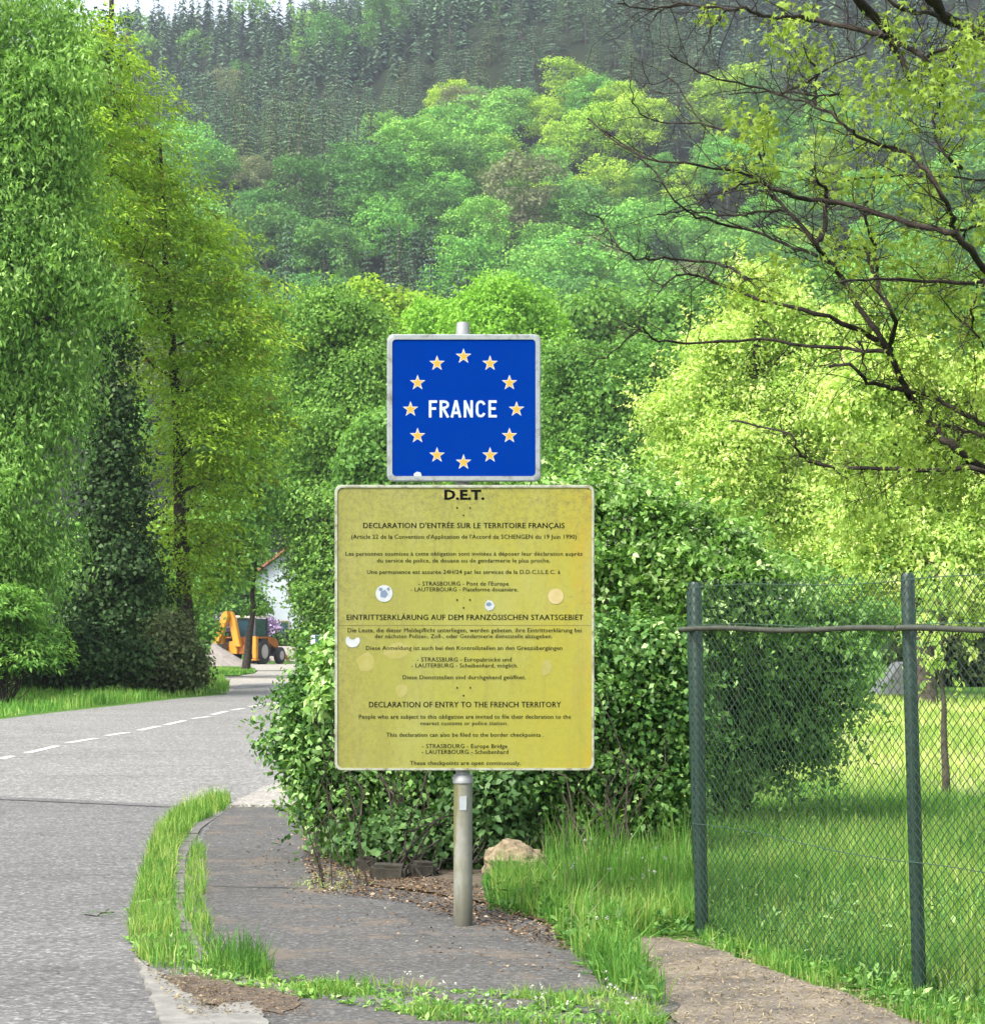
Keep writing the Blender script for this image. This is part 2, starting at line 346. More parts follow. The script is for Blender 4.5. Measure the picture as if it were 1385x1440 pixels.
# ------------------------------------------------------------------ leaves and grass
def unit(a): return a / np.maximum(np.linalg.norm(a, axis=-1, keepdims=True), 1e-9)
def leafquads(Pp, D, Nn, L, Wd, fold=.18):
    D = unit(D); s = unit(np.cross(D, Nn)); n = np.cross(s, D)
    L = np.asarray(L).reshape(-1, 1) * np.ones((len(Pp), 1)); Wd = np.asarray(Wd).reshape(-1, 1) * np.ones((len(Pp), 1))
    V = np.empty((len(Pp), 4, 3), np.float32)
    V[:, 0] = Pp; mid = Pp + D * L * .45
    V[:, 1] = mid + s * Wd * .5 + n * Wd * fold; V[:, 2] = Pp + D * L - n * L * .12; V[:, 3] = mid - s * Wd * .5 + n * Wd * fold
    return V.reshape(-1, 3), np.arange(len(Pp) * 4).reshape(-1, 4)
def crown(rng, lobes, nclump, cr, nleaf, L, Wd, style='round', up=.25, vb=.5, vs=.18, sag=.4, cull=.72, zsq=.6, shoots=0, slen=.3):
    """lobes: (x,y,z,rx,ry,rz). Leaves gathered in clumps over the shells of the lobes."""
    lo = np.array(lobes, float); A = (lo[:, 3] * lo[:, 5]); idx = rng.choice(len(lo), nclump, p=A / A.sum())
    u = unit(rng.normal(size=(nclump, 3)) + [0, 0, up]); rr = 1.1 - .5 * rng.rand(nclump, 1) ** 1.7
    pc = lo[idx, :3] + lo[idx, 3:] * u * rr
    keep = np.ones(nclump, bool)
    for j in range(len(lo)):
        d = np.linalg.norm((pc - lo[j, :3]) / lo[j, 3:], axis=1); keep &= ~((d < cull) & (idx != j) & (rng.rand(nclump) > .12))
    pc, u = pc[keep], u[keep]; n = len(pc)
    cv = vb + vs * rng.normal(size=n); cs = cr * rng.uniform(.5, 1.5, n)
    k = np.repeat(np.arange(n), np.maximum(3, (nleaf * (cs / cr) ** 1.5).astype(int))); m = len(k)
    if style == 'round':
        off = rng.normal(size=(m, 3)) * .55; off = off / np.maximum(1, np.linalg.norm(off, axis=1, keepdims=True) / 1.15)
        p = pc[k] + off * cs[k][:, None] * [1, 1, zsq]
        Nn = unit(u[k] * .45 + off * .4 + [0, 0, .45] + rng.normal(size=(m, 3)) * .62)
        D = unit(rng.normal(size=(m, 3)) + off * .8); D = unit(D - Nn * (D * Nn).sum(1, keepdims=True) + [0, 0, -sag * .6])
    elif style == 'willow':
        tt = rng.rand(m); ln = (cr * rng.uniform(.7, 1.9, n))[k]
        h = u[k] * [1, 1, 0]; sway = rng.normal(size=(n, 3))[k] * .12
        p = pc[k] + h * (np.sin(tt * 1.6) * .35 * ln)[:, None] + (sway * tt[:, None]) * ln[:, None] + rng.normal(size=(m, 3)) * .07 * cr
        p[:, 2] -= tt * ln * .8
        D = unit(rng.normal(size=(m, 3)) * .55 + [0, 0, -1] + h * .35); Nn = unit(h + rng.normal(size=(m, 3)) * .6 + [0, 0, .35])
    else:  # layered sprays
        a = rng.uniform(-1, 1.2, m); b = rng.uniform(-1, 1, m) * (1.15 - np.abs(a) * .75); c = rng.normal(size=m) * .08
        h = unit(u[k] * [1, 1, 0] + rng.normal(size=(n, 3))[k] * [.35, .35, 0]); tg = np.cross(h, [0, 0, 1.0])
        s = cs[k][:, None]
        p = pc[k] + h * (a[:, None] * 1.1) * s + tg * (b[:, None] * .6) * s
        p[:, 2] += (c - .22 * np.clip(a, 0, 2) ** 2 - .12 * b * b) * cs[k]
        Nn = unit(rng.normal(size=(m, 3)) * .4 + [0, 0, 1] + h * .25); D = unit(h * .7 + tg * np.sign(b)[:, None] * .7 + rng.normal(size=(m, 3)) * .35 + [0, 0, -sag])
    if shoots:
        js = rng.choice(n, shoots); q0 = pc[js] + u[js] * cs[js][:, None] * .5; dd = unit(u[js] + rng.normal(size=(shoots, 3)) * .45 + [0, 0, .35]); sl = slen * rng.uniform(.5, 1.3, shoots)
        ns = 12; tt = np.tile(np.linspace(.1, 1, ns), shoots); kk = np.repeat(np.arange(shoots), ns)
        ps = q0[kk] + dd[kk] * (tt * sl[kk])[:, None]; ps[:, 2] -= .35 * sl[kk] * tt ** 2
        sd = unit(np.cross(dd[kk], rng.normal(size=(len(kk), 3)))); p = np.concatenate([p, ps]); D = np.concatenate([D, unit(dd[kk] * .5 + sd)])
        Nn = np.concatenate([Nn, unit([0, 0, 1] + rng.normal(size=(len(kk), 3)) * .4)]); k = np.concatenate([k, js[kk]]); m = len(k)
    sz = rng.uniform(.5, 1.3, m)
    V, F = leafquads(p, D, Nn, L * sz, Wd * sz)
    var = np.clip(cv[k] + .13 * rng.normal(size=m), 0, 1)
    return V, F, np.repeat(var, 4), pc
def join(parts):
    V, F, A = [], [], []; n = 0
    for v, f, a in parts: V.append(v); F.append(f + n); A.append(a); n += len(v)
    return np.concatenate(V), np.concatenate(F), np.concatenate(A)
def wob(a, b, n, amp, rng):
    a = Vector(a); b = Vector(b); L = (b - a).length; out = []
    for i in range(n + 1):
        t = i / n; j = Vector(rng.normal(size=3)) * amp * L * math.sin(t * PI) if 0 < i < n else Vector((0, 0, 0))
        out.append(a.lerp(b, t) + j)
    return out
def wood(rng, base, top, r0, lobes, pc=None, nsub=80, bark='bark', name='trunk', wobble=.01, low=.25):
    mb = MB(); base = Vector(base); top = Vector(top)
    tp = wob(base, top, 8, wobble, rng); tp.insert(0, base - Vector((0, 0, .15)))
    rr = [r0 * 1.35] + [r0 * (1.15 - .95 * (i / 8) ** .9) for i in range(9)]
    mb.tube(tp, rr, 9)
    H = top.z - base.z
    cen = []
    for l in lobes:
        c = Vector(l[:3]); t = min(.95, max(low, (c.z - base.z - .35 * (Vector((c.x, c.y)) - Vector((base.x, base.y))).length) / H))
        k = 1 + int(t * 7.99); s = tp[k].lerp(tp[min(k + 1, 9)], t * 8 - int(t * 8))
        rb = r0 * .42 * (1.1 - t)
        q = wob(s, c, 5, .05, rng); mb.tube(q, [rb * (1 - .13 * i) for i in range(6)], 5); cen.append((c, rb * .4))
    if pc is not None and len(pc):
        cc = np.array([list(c[0]) for c in cen])
        for p in pc[rng.choice(len(pc), min(nsub, len(pc)), replace=False)]:
            j = int(np.argmin(((cc - p) ** 2).sum(1))); q = wob(cc[j], p, 3, .06, rng)
            r = max(.008, cen[j][1] * .7); mb.tube(q, [r, r * .8, r * .5, r * .25], 4)
    return mb.mesh(name, M[bark], smooth=60)
def envelope(rng, cx, cy, z0, z1, Rr, n, lr=.4, prof=None, squash=.8, sq=1.0):
    prof = prof or (lambda t: math.sin(PI * min(1, .12 + t * .88) ** .8) ** .6)
    out = []
    for i in range(n):
        t = (i + rng.rand()) / n; r = Rr * prof(t); a = i * 2.4 + rng.uniform(-.5, .5); l = Rr * lr * rng.uniform(.75, 1.2) * (.55 + .45 * prof(t))
        rad = max(0, r - l * .8) * rng.uniform(.6, 1.0)
        out.append((cx + rad * math.cos(a), cy + rad * math.sin(a) * sq, z0 + (z1 - z0) * t, l, l * sq, l * squash))
    return out
def tree(name, label, cat, base, top, r0, lobes, mat, nclump, cr, nleaf, L, Wd, style='round', seed=1, bark='bark', nsub=60, group=None, extra=None, low=.25, **k):
    rng = np.random.RandomState(seed)
    root = empty(name, base, label=label, cat=cat, group=group)
    V, F, a, pc = crown(rng, lobes, nclump, cr, nleaf, L, Wd, style, **k)
    o = np.array(base, np.float32)
    put('crown', npmesh('crown', V - o, F, [M[mat]], a), root)
    lb = [(l[0] - base[0], l[1] - base[1], l[2] - base[2]) + tuple(l[3:]) for l in lobes]
    put('trunk', wood(rng, (0, 0, 0), Vector(top) - Vector(base), r0, lb, pc - o, nsub, bark, low=low), root)
    return root
# leaf colours
G = leafmat
M['willow'] = G('willow_leaf', [(.045, .10, .03), (.10, .19, .05), (.17, .28, .085), (.26, .37, .16)], .42)
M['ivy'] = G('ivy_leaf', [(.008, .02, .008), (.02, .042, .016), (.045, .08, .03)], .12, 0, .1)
M['larch'] = G('yellow_green_leaf', [(.12, .11, .03), (.13, .21, .03), (.21, .31, .04), (.30, .39, .065)], .45)
M['linden'] = G('linden_leaf', [(.05, .11, .03), (.11, .20, .05), (.19, .30, .08)], .4)
M['lime'] = G('bright_leaf', [(.08, .17, .03), (.15, .28, .045), (.22, .37, .07)], .42)
M['pale'] = G('pale_yellow_leaf', [(.13, .21, .06), (.25, .34, .11), (.39, .45, .19), (.50, .52, .30)], .45)
M['midgreen'] = G('midgreen_leaf', [(.04, .10, .03), (.095, .185, .05), (.16, .27, .07)], .4)
M['bush'] = G('bush_leaf', [(.025, .065, .02), (.075, .155, .04), (.15, .26, .075), (.36, .46, .26)], .36, 0, .12)
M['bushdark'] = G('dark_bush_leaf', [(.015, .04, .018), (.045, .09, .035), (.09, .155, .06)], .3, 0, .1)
M['bushmid'] = G('bush_mid_leaf', [(.018, .05, .018), (.05, .115, .034), (.11, .20, .06), (.30, .40, .22)], .36, 0, .1)
M['fencebush'] = G('fence_bush_leaf', [(.03, .075, .025), (.085, .165, .055), (.16, .27, .09)], .35, 0, .1)
M['maple'] = G('maple_leaf', [(.08, .13, .025), (.145, .20, .04), (.24, .29, .07)], .45)
M['lilac'] = G('lilac_flower', [(.12, .07, .18), (.27, .18, .34), (.42, .34, .46)], .2, 0, .02, (1, 1, 1))
M['purple'] = G('dull_shrub_leaf', [(.03, .045, .022), (.07, .085, .045), (.13, .15, .08)], .25)
M['petal'] = G('white_petal', [(.45, .47, .38), (.6, .6, .55)], .3, 0, .02, (1, 1, 1))
M['grass'] = G('grass_blade', [(.025, .065, .018), (.05, .13, .028), (.095, .20, .048), (.24, .28, .10)], .42)
M['drygrass'] = G('dry_grass_blade', [(.09, .17, .03), (.18, .26, .065), (.34, .37, .15), (.5, .48, .26)], .4)

# ------------------------------------------------------------------ hillside woods
def forest_protos():
    out = {}
    pal = {'fresh': [(.045, .12, .035), (.11, .235, .06), (.19, .34, .08)], 'deep': [(.03, .08, .03), (.06, .14, .045), (.10, .19, .06)],
           'yellow': [(.11, .18, .03), (.20, .29, .04), (.29, .38, .06)], 'brown': [(.07, .08, .055), (.115, .125, .085), (.16, .17, .11)]}
    for kd, (key, cols) in enumerate(pal.items()):
        m = G('hill_leaf_' + key, cols, .3, .16, .02); out[key] = []
        for s in range(3):
            rng = np.random.RandomState(100 + kd * 10 + s)
            lo = [(rng.uniform(-1, 1) * 1.2, rng.uniform(-1, 1) * 1.2, 9.5, 3.4, 3.4, 3.6)]
            for i in range(19):
                a = i * 2.4 + rng.uniform(-.4, .4); t = rng.rand(); r = 4.0 * math.cos(t * 1.15) ** .6
                l = rng.uniform(1.5, 2.5); lo.append((r * math.cos(a), r * math.sin(a), 3.6 + t * 8.6, l, l, l * .85))
            V, F, a, pc = crown(rng, lo, 330, .8, 24, .40, .30, 'round', up=.75, vs=.15)
            tv, tf = tube([(0, 0, -1), (0, 0, 4), (.2, 0, 9)], [.4, .3, .12], 5, False)
            nv = len(V); V = np.concatenate([V, np.array([list(v) for v in tv], np.float32)]); a = np.concatenate([a, np.zeros(len(tv))])
            F2 = np.array(tf) + nv; mi = np.concatenate([np.zeros(len(F)), np.ones(len(F2))])
            out[key].append(npmesh('broadleaved_tree', V, np.concatenate([F, F2]), [m, M['bark']], a, mi))
    return out
def conifer_arrays(rng, H, Rb, nw, nb, bottom=.12):
    Pp, D, L, Wd, vr = [], [], [], [], []
    for i in range(nw):
        t = bottom + (1 - bottom) * i / nw; r = Rb * (1 - t) ** .75 * rng.uniform(.8, 1.15) + .12; n = max(4, int(nb * (1 - t * .5)))
        for j in range(n):
            a = 2 * PI * j / n + rng.uniform(0, 1); h = np.array([math.cos(a), math.sin(a), -rng.uniform(.15, .6)])
            Pp.append((0, 0, H * t + rng.uniform(-.7, .9) * H / nw)); D.append(h); L.append(r * rng.uniform(.6, 1.2)); Wd.append(r * .34 + .16); vr.append(np.clip(rng.normal(.45, .2), 0, 1))
    Pp.append((0, 0, H * .93)); D.append((0.02, 0, 1)); L.append(H * .09); Wd.append(.18); vr.append(.5)
    Pp, D = np.array(Pp), np.array(D); V, F = leafquads(Pp, D, np.tile([0.01, 0.02, 1.0], (len(Pp), 1)) + (np.abs(D[:, 2:]) > .9) * [1, 0, 0], L, Wd, -.2)
    return V, F, np.repeat(vr, 4)
def conifer_full(rng, H, Rb):
    """bigger conifer: whorls of drooping boughs made of small sprays"""
    Pp, D, Nn, L, vr = [], [], [], [], []
    nw = int(H / .75)
    for i in range(nw):
        t = .08 + .92 * i / nw; r = Rb * (1 - t) ** .8 * rng.uniform(.85, 1.15) + .15
        for j in range(7):
            a = rng.uniform(0, 2 * PI); h = np.array([math.cos(a), math.sin(a), 0]); tg = np.array([-h[1], h[0], 0]); cv = rng.normal(.45, .2)
            for s in np.linspace(.25, 1, max(2, int(r / .45))):
                for sg in (-1, 1):
                    Pp.append(h * r * s + [0, 0, H * t - .28 * r * s * s - rng.uniform(0, .2)]); D.append(h * .6 + tg * sg * .6 + [0, 0, -.45]); Nn.append([0, 0, 1] + rng.normal(size=3) * .3)
                    L.append(.55 * rng.uniform(.7, 1.2)); vr.append(np.clip(cv + rng.normal() * .1, 0, 1))
    L = np.array(L); V, F = leafquads(np.array(Pp), np.array(D), np.array(Nn), L, L * .42)
    return V, F, np.repeat(vr, 4)
protos = forest_protos()
M['conifer'] = G('conifer_needles', [(.028, .055, .043), (.06, .10, .08), (.11, .16, .115)], .12, .25, .02)
M['conifer2'] = G('olive_conifer_needles', [(.035, .06, .035), (.07, .105, .06), (.11, .15, .085)], .15, .2, .02)
cprotos = []
for s in range(6):
    rng = np.random.RandomState(300 + s)
    V, F, a = conifer_full(rng, 15, 3.7); tv, tf = tube([(0, 0, -1), (0, 0, 8), (0, 0, 16)], [.25, .18, .05], 5, False)
    nv = len(V); V = np.concatenate([V, np.array([list(v) for v in tv])]); a = np.concatenate([a, np.zeros(len(tv))])
    mi = np.concatenate([np.zeros(len(F)), np.ones(len(tf))]); cprotos.append(npmesh('conifer', V, np.concatenate([F, np.array(tf) + nv]), [M['conifer' if s % 3 else 'conifer2'], M['bark']], a, mi))
def conifer_edge(x, Y):   # where the dark conifers take over from the broadleaved wood
    px = CX + x / Y * FPX
    return np.interp(px, [150, 330, 430, 480, 560, 620, 700, 850, 1000, 1150, 1400], [195, 190, 198, 212, 160, 120, 110, 102, 106, 118, 140])
rng = np.random.RandomState(11)
cand = []
Y = 262.0
while Y < 880:
    sp = 7.9 if Y < 540 else 5.8
    half = 720 / FPX * Y + 14
    x = -half + rng.uniform(0, sp)
    while x < half:
        cand.append((x + rng.uniform(-.38, .38) * sp, Y + rng.uniform(-.4, .4) * sp)); x += sp
    Y += sp * (1.1 if Y < 520 else .92)
broad, coni = [], []
for x, y in cand:
    px = CX + x / y * FPX; g = float(hz(x, y)); py = HOR - (g + 12 - EYE) / y * FPX
    pocket = (470 < px < 655 and 300 < py < 395 + 10 * math.sin(px * .05)) or (rng.rand() < .05) or (math.sin(x * .05 + 2) + math.sin(y * .041 + x * .02) > 1.86)
    if py < float(conifer_edge(x, y)) + rng.normal() * 9 or pocket:
        if py < 130 and rng.rand() < .03 and y > 560: broad.append((x, y, g, px, py)); continue
        coni.append((x, y, g, px, py))
    else: broad.append((x, y, g, px, py))
def where(px, py):
    a = ['above the layered yellow-green tree', 'left of the round green tree', 'above the round green tree', "above the blue panel's left half", "above the blue panel's right half", 'just right of the blue panel', 'behind the bare branch tips', 'above the pale yellow tree', 'above the middle fence post', 'at the right edge'][sum(px > v for v in (330, 440, 545, 652, 760, 880, 1000, 1130, 1280))]
    b = ['on the top of the slope', 'high on the slope', 'on the upper slope', 'halfway up the slope', 'on the lower slope', 'low on the slope', 'at the foot of the slope'][sum(py > v for v in (40, 100, 160, 220, 290, 360))]
    return b + ', ' + a
def vis(l, lo, hi): return [t for t in l if -60 < t[3] < 1440 and lo < t[4] < hi]
bv = vis(broad, -60, 560)
bv = [t for t in bv if t[3] > 160 and not (370 < t[3] < 650 and t[1] < 322)]
rng.shuffle(bv)
bl = {'fresh': ('fresh green tree ', 'fresh green trees on the wooded slope'),
      'deep': ('deep green tree ', 'deep green trees on the wooded slope'),
      'yellow': ('yellow-green tree ', 'yellow-green trees on the wooded slope'),
      'brown': ('grey-brown budding tree ', 'grey-brown budding trees on the wooded slope')}
print('broad in view', len(bv), 'conifers', len(vis(coni, -120, 400)), len(coni))
def put_broad(t, rng):
    x, y, g, px, py = t
    n = math.sin(x * .045 + 1) + math.sin(y * .03 + x * .02) + rng.normal() * .8
    key = 'yellow' if n > 1.9 else ('brown' if rng.rand() < .07 else ('fresh' if n > -.45 else 'deep'))
    o = put('broadleaved_tree', protos[key][rng.randint(3)], None, (x, y, g), label=bl[key][0] + where(px, py), cat='tree', group=bl[key][1])
    s = rng.uniform(.5, 1.05) * (1.0 if y < 480 else .9); s *= 1.28; o.scale = (s * rng.uniform(.95, 1.2), s * rng.uniform(.95, 1.2), s * rng.uniform(.8, 1.0)); o.rotation_euler = (0, 0, rng.uniform(0, 6.28))
bv.sort(key=lambda t: t[1])
for t in bv[:300]: put_broad(t, rng)
rest = bv[300:]
if rest:
    pv = []
    for t in rest:
        me = protos['fresh' if rng.rand() < .6 else 'deep'][rng.randint(3)]
    r2 = np.random.RandomState(77)
    for (x, y, g, px, py) in rest:
        lo = [(0, 0, 7.5, 3.0, 3.0, 3.6)] + [(2.6 * math.cos(i * 1.3), 2.6 * math.sin(i * 1.3), 6 + 5 * r2.rand(), 1.7, 1.7, 1.6) for i in range(6)]
        V, F, a, _ = crown(r2, lo, 70, 1.0, 9, .8, .55, 'round', up=.6, vb=r2.uniform(.25, .75), vs=.15)
        pv.append((V * r2.uniform(.9, 1.3) + np.array([x, y, g], np.float32), F, a))
    V, F, a = join(pv)
    put('broadleaved_wood', npmesh('broadleaved_wood', V, F, [protos['fresh'][0].materials[0]], a), None, label='mass of green broadleaved crowns just below the conifers on the slope', cat='woodland', kind='stuff')
pv = []; r2 = np.random.RandomState(78)   # low wood along the foot of the slope
for i in range(70):
    x = -75 + i * 3.4 + r2.uniform(-1.5, 1.5); y = r2.uniform(232, 256); g = float(hz(x, y))
    lo = [(0, 0, 4.6, 2.9, 2.9, 3.2)] + [(2.5 * math.cos(k * 1.3), 2.5 * math.sin(k * 1.3), 2 + 4.5 * r2.rand(), 1.7, 1.7, 1.6) for k in range(6)]
    V, F, a, _ = crown(r2, lo, 70, .9, 12, .6, .42, 'round', up=.5, vb=r2.uniform(.2, .7), vs=.15); pv.append((V * r2.uniform(.8, 1.15) + np.array([x, y, g], np.float32), F, a))
V, F, a = join(pv)
put('woodland_edge', npmesh('woodland_edge', V, F, [protos['fresh'][0].materials[0]], a), None, label='low green wood running along the foot of the slope behind the trees', cat='woodland', kind='stuff')
cv = [t for t in vis(coni, -100, 400)]; cv.sort(key=lambda t: t[1])
for i, (x, y, g, px, py) in enumerate(cv[:300]):
    o = put('conifer', cprotos[rng.randint(6)], None, (x, y, g), label='dark narrow conifer ' + where(px, py), cat='conifer', group='conifers in the lower rows of the hillside wood')
    s = rng.uniform(.6, 1.1); o.scale = (s * 1.15, s * 1.15, s); o.rotation_euler = (0, 0, rng.uniform(0, 6))
nearset = set(id(t) for t in cv[:300]); pv = []; r2 = np.random.RandomState(9)
for t in coni:
    if id(t) in nearset: continue
    x, y, g, px, py = t; H = 16 * (.45 + .7 * r2.rand() ** .8)
    V, F, a = conifer_arrays(r2, H, 3.3 * r2.uniform(.75, 1.3), 17, 11); V[:, 0] += x; V[:, 1] += y; V[:, 2] += g
    pv.append((V, F, np.clip(a * .7 + .15 + r2.normal() * .3, 0, 1)))
V, F, a = join(pv)
put('conifer_wood', npmesh('conifer_wood', V, F, [M['conifer']], a), None, label='dark blue-green conifer forest covering the top of the hill', cat='forest', kind='stuff')
print('conifer wood', len(pv))
# dark firs standing at the foot of the slope
def hill_hit(px, py):
    for Y in np.arange(245, 900, 2.0):
        x = X_at(px, Y)
        if Z_at(py, Y) <= hz(x, Y): return x, Y, float(hz(x, Y))
    return x, Y, float(hz(x, Y))
firs = [(404, 468, 160, 'leftmost dark fir at the foot of the slope, beside the larch-green tree'), (455, 452, 118, 'smaller dark fir right of the leftmost fir at the slope foot'),
        (548, 432, 120, 'dark slender fir in the middle of the slope-foot fir group'), (582, 428, 112, 'dark fir right of centre in the slope-foot fir group'), (606, 420, 104, 'rightmost dark fir of the slope-foot fir group'), (518, 436, 92, 'shorter dark fir left of centre in the slope-foot fir group')]
for i, (px, py, hp, lb) in enumerate(firs):
    Yf = 285 if i < 2 else 300; x = X_at(px, Yf); g = Z_at(py, Yf); g0 = float(hz(x, Yf)); 
    top = Z_at(py - hp, Yf); H = max(9, top - g0); rng2 = np.random.RandomState(50 + i)
    V, F, a = conifer_full(rng2, H, 2.0 + H * .045)
    root = empty('fir_tree', (x, Yf, g0), label=lb, cat='fir tree', group='dark firs at the slope foot')
    put('crown', npmesh('crown', V, F, [M['conifer']], a * .6), root)
    mb = MB(); mb.tube([(0, 0, -.5), (0, 0, H * .5), (0, 0, H * .95)], [.3, .2, .05], 6); mb.build('trunk', M['bark'], root)

# ------------------------------------------------------------------ middle-distance trees
def L3(px, py, Y, rpx, sq=1.0, hz_=1.0, dy=0):
    """a crown lobe centred on a pixel at depth Y with radius in pixels"""
    r = rpx / FPX * Y; return (X_at(px, Y), Y + dy, Z_at(py, Y), r, r * sq, r * hz_)
def gpt(px, Y): return (X_at(px, Y), Y, float(gz(Y)))
rng = np.random.RandomState(21)
def scatterlobes(rng, Y, spec):
    out = []
    for px, py, rp in spec: out.append(L3(px, py, Y, rp, 1, .85, rng.uniform(-.6, .6) * rp / FPX * Y))
    return out
# far left willow, lime drooping leaves
Yw = 50
spec = [(-140, 60, 95), (-40, 20, 85), (40, 60, 75), (70, 130, 60), (-60, 150, 95), (30, 190, 75), (80, 220, 46), (90, 290, 48), (20, 290, 80), (-90, 280, 95), (50, 370, 72), (100, 405, 50), (128, 430, 34), (-30, 400, 90), (-10, 490, 75), (60, 500, 55), (80, 560, 34), (0, 590, 75), (-80, 560, 95), (38, 640, 55), (0, 700, 70), (48, 770, 44), (-60, 720, 95), (10, 800, 58), (-30, 860, 70), (25, 880, 34)]
tree('willow_tree', 'tall drooping-leaved tree filling the left edge of the photo', 'tree', gpt(-70, Yw), W(-20, -20, Yw), .32, scatterlobes(rng, Yw, spec), 'willow', 3000, .6, 52, .135, .052, 'round', 1, 'darkbark', 160, vs=.26, up=.2, sag=1.4, shoots=1500, slen=.45)
# ivy-clad trunk and its high crown
Yi = 60
base = gpt(152, Yi)
lobes = [L3(156 + rng.uniform(-12, 12), py, Yi - 2, rng.uniform(24, 44) + (py > 700) * 8 + (py > 800) * 8, 1, 1.1) for py in range(470, 950, 34)] + [L3(200, 890, Yi, 42), L3(215, 850, Yi, 36), L3(110, 900, Yi, 44), L3(160, 400, Yi, 25), L3(155, 330, Yi, 22), L3(152, 90, Yi, 16), L3(150, 150, Yi, 18), L3(150, 30, Yi, 14)]
tree('ivy_clad_tree', 'tall trunk wrapped in dark ivy between the two leafy left trees', 'tree', base, W(158, -60, Yi), .24, lobes, 'ivy', 1200, .4, 26, .12, .10, 'round', 2, 'darkbark', 30, vs=.18, cull=.55)
# layered yellow-green tree
Yl = 61
spec = [(150, 100, 30), (150, 260, 50), (135, 60, 30), (165, 115, 34), (165, 165, 48), (222, 145, 16), (195, 215, 46), (150, 230, 50), (232, 275, 46), (180, 310, 62), (275, 340, 46), (235, 370, 66), (312, 405, 48), (270, 450, 75), (215, 430, 60), (335, 470, 45), (300, 530, 62), (255, 540, 50), (330, 590, 42), (285, 620, 58), (252, 640, 40), (315, 670, 42), (274, 710, 46), (256, 750, 34), (290, 760, 42), (258, 800, 36), (245, 840, 24)]
tree('larch_like_tree', 'yellow-green tree with layered sprays behind the ivy-clad trunk', 'tree', gpt(268, Yl), W(225, 200, Yl), .2, scatterlobes(rng, Yl, spec) + [L3(a, b_, Yl - 3.2, c_, 1, .85) for a, b_, c_ in ((140, 45, 26), (105, 70, 36), (125, 140, 40), (142, 210, 42), (128, 290, 40), (140, 365, 40), (160, 300, 40), (125, 430, 30))], 'larch', 2500, .7, 28, .16, .055, 'layer', 3, 'darkbark', 150, vs=.24, up=.2, shoots=500, slen=.6)
# green tree filling in behind it
Yb = 80
spec = [(340, 560, 40), (365, 500, 30), (350, 640, 38), (330, 720, 42), (365, 690, 24), (300, 770, 40), (343, 772, 24), (255, 845, 34), (295, 815, 30), (375, 590, 24), (375, 440, 18)]
tree('poplar_tree', 'soft green tree squeezed between the layered tree and the round tree', 'tree', gpt(250, Yb), W(360, 480, Yb), .16, scatterlobes(rng, Yb, spec), 'midgreen', 900, .5, 28, .17, .11, 'round', 4, vs=.2)
# small tree on the grass island
b = P(345, 944); Ys = b[1]
spec = [(350, 740, 28), (325, 770, 26), (366, 715, 20), (300, 800, 26), (330, 810, 22), (285, 825, 20), (388, 690, 16), (362, 858, 5)]
tree('island_tree', 'small dark-stemmed tree leaning on the grass island before the digger', 'tree', (b[0], b[1], float(gz(b[1])) + .03), W(362, 770, Ys), .17, scatterlobes(rng, Ys, spec), 'midgreen', 420, .6, 22, .2, .15, 'layer', 5, 'darkbark', 40, low=.62)
# big round green tree left of the sign
Ym = 98
spec = [(465, 445, 40), (430, 475, 38), (500, 465, 40), (455, 520, 55), (510, 530, 50), (425, 560, 38), (480, 590, 60), (530, 600, 45), (430, 640, 42), (490, 670, 60), (450, 720, 60), (520, 720, 45), (448, 780, 40), (480, 800, 60), (442, 840, 25), (464, 870, 38), (500, 860, 45), (545, 500, 30), (560, 800, 50), (445, 895, 22)]
tree('round_linden', 'big dense green tree left of the blue panel', 'tree', gpt(478, Ym), W(485, 440, Ym), .32, scatterlobes(rng, Ym, spec), 'linden', 4200, .58, 34, .16, .11, 'round', 6, 'darkbark', 120, vs=.22, shoots=500, slen=.8)
# trees behind the sign
def tr(name, lb, Y, spec, mat, n, seed, cr=.65, L=.25, Wd=.18, style='round', base_px=None, group=None, nl=24, **k):
    sp = scatterlobes(rng, Y, spec); tpx = min(spec, key=lambda s: s[1])
    bx = base_px if base_px is not None else sum(s[0] for s in spec) / len(spec)
    return tree(name, lb, 'tree', gpt(bx, Y), W(tpx[0], tpx[1], Y), .26, sp, mat, n, cr, nl, L, Wd, style, seed, group=group, **k)
tr('bright_tree', 'bright lime-green tree rising above the right half of the blue panel', 118, [(705, 425, 36), (670, 440, 34), (745, 440, 32), (690, 480, 50), (755, 490, 40), (780, 530, 34), (720, 540, 55), (660, 530, 45), (700, 600, 60), (770, 600, 40), (715, 680, 60), (640, 640, 50)], 'lime', 2400, 7, L=.19, Wd=.14, shoots=500, slen=.9)
tr('pointed_tree', 'small pointed bright tree above the left half of the blue panel', 125, [(610, 440, 20), (600, 470, 32), (635, 475, 26), (580, 500, 34), (620, 520, 40), (590, 580, 50)], 'lime', 900, 8, L=.19, Wd=.14, shoots=150, slen=.9)
tr('roundish_tree', 'green tree low between the blue panel and the round left tree', 90, [(525, 620, 30), (545, 600, 28), (510, 655, 30), (545, 665, 34), (500, 700, 28), (560, 720, 50)], 'midgreen', 700, 9, cr=.5, L=.2, Wd=.15)
tr('olive_tree', 'brownish green tree peeping over the top left of the blue panel', 160, [(560, 440, 26), (540, 430, 20), (590, 440, 22), (510, 420, 22), (560, 480, 40)], 'larch', 450, 10, cr=.8, L=.35, Wd=.25)
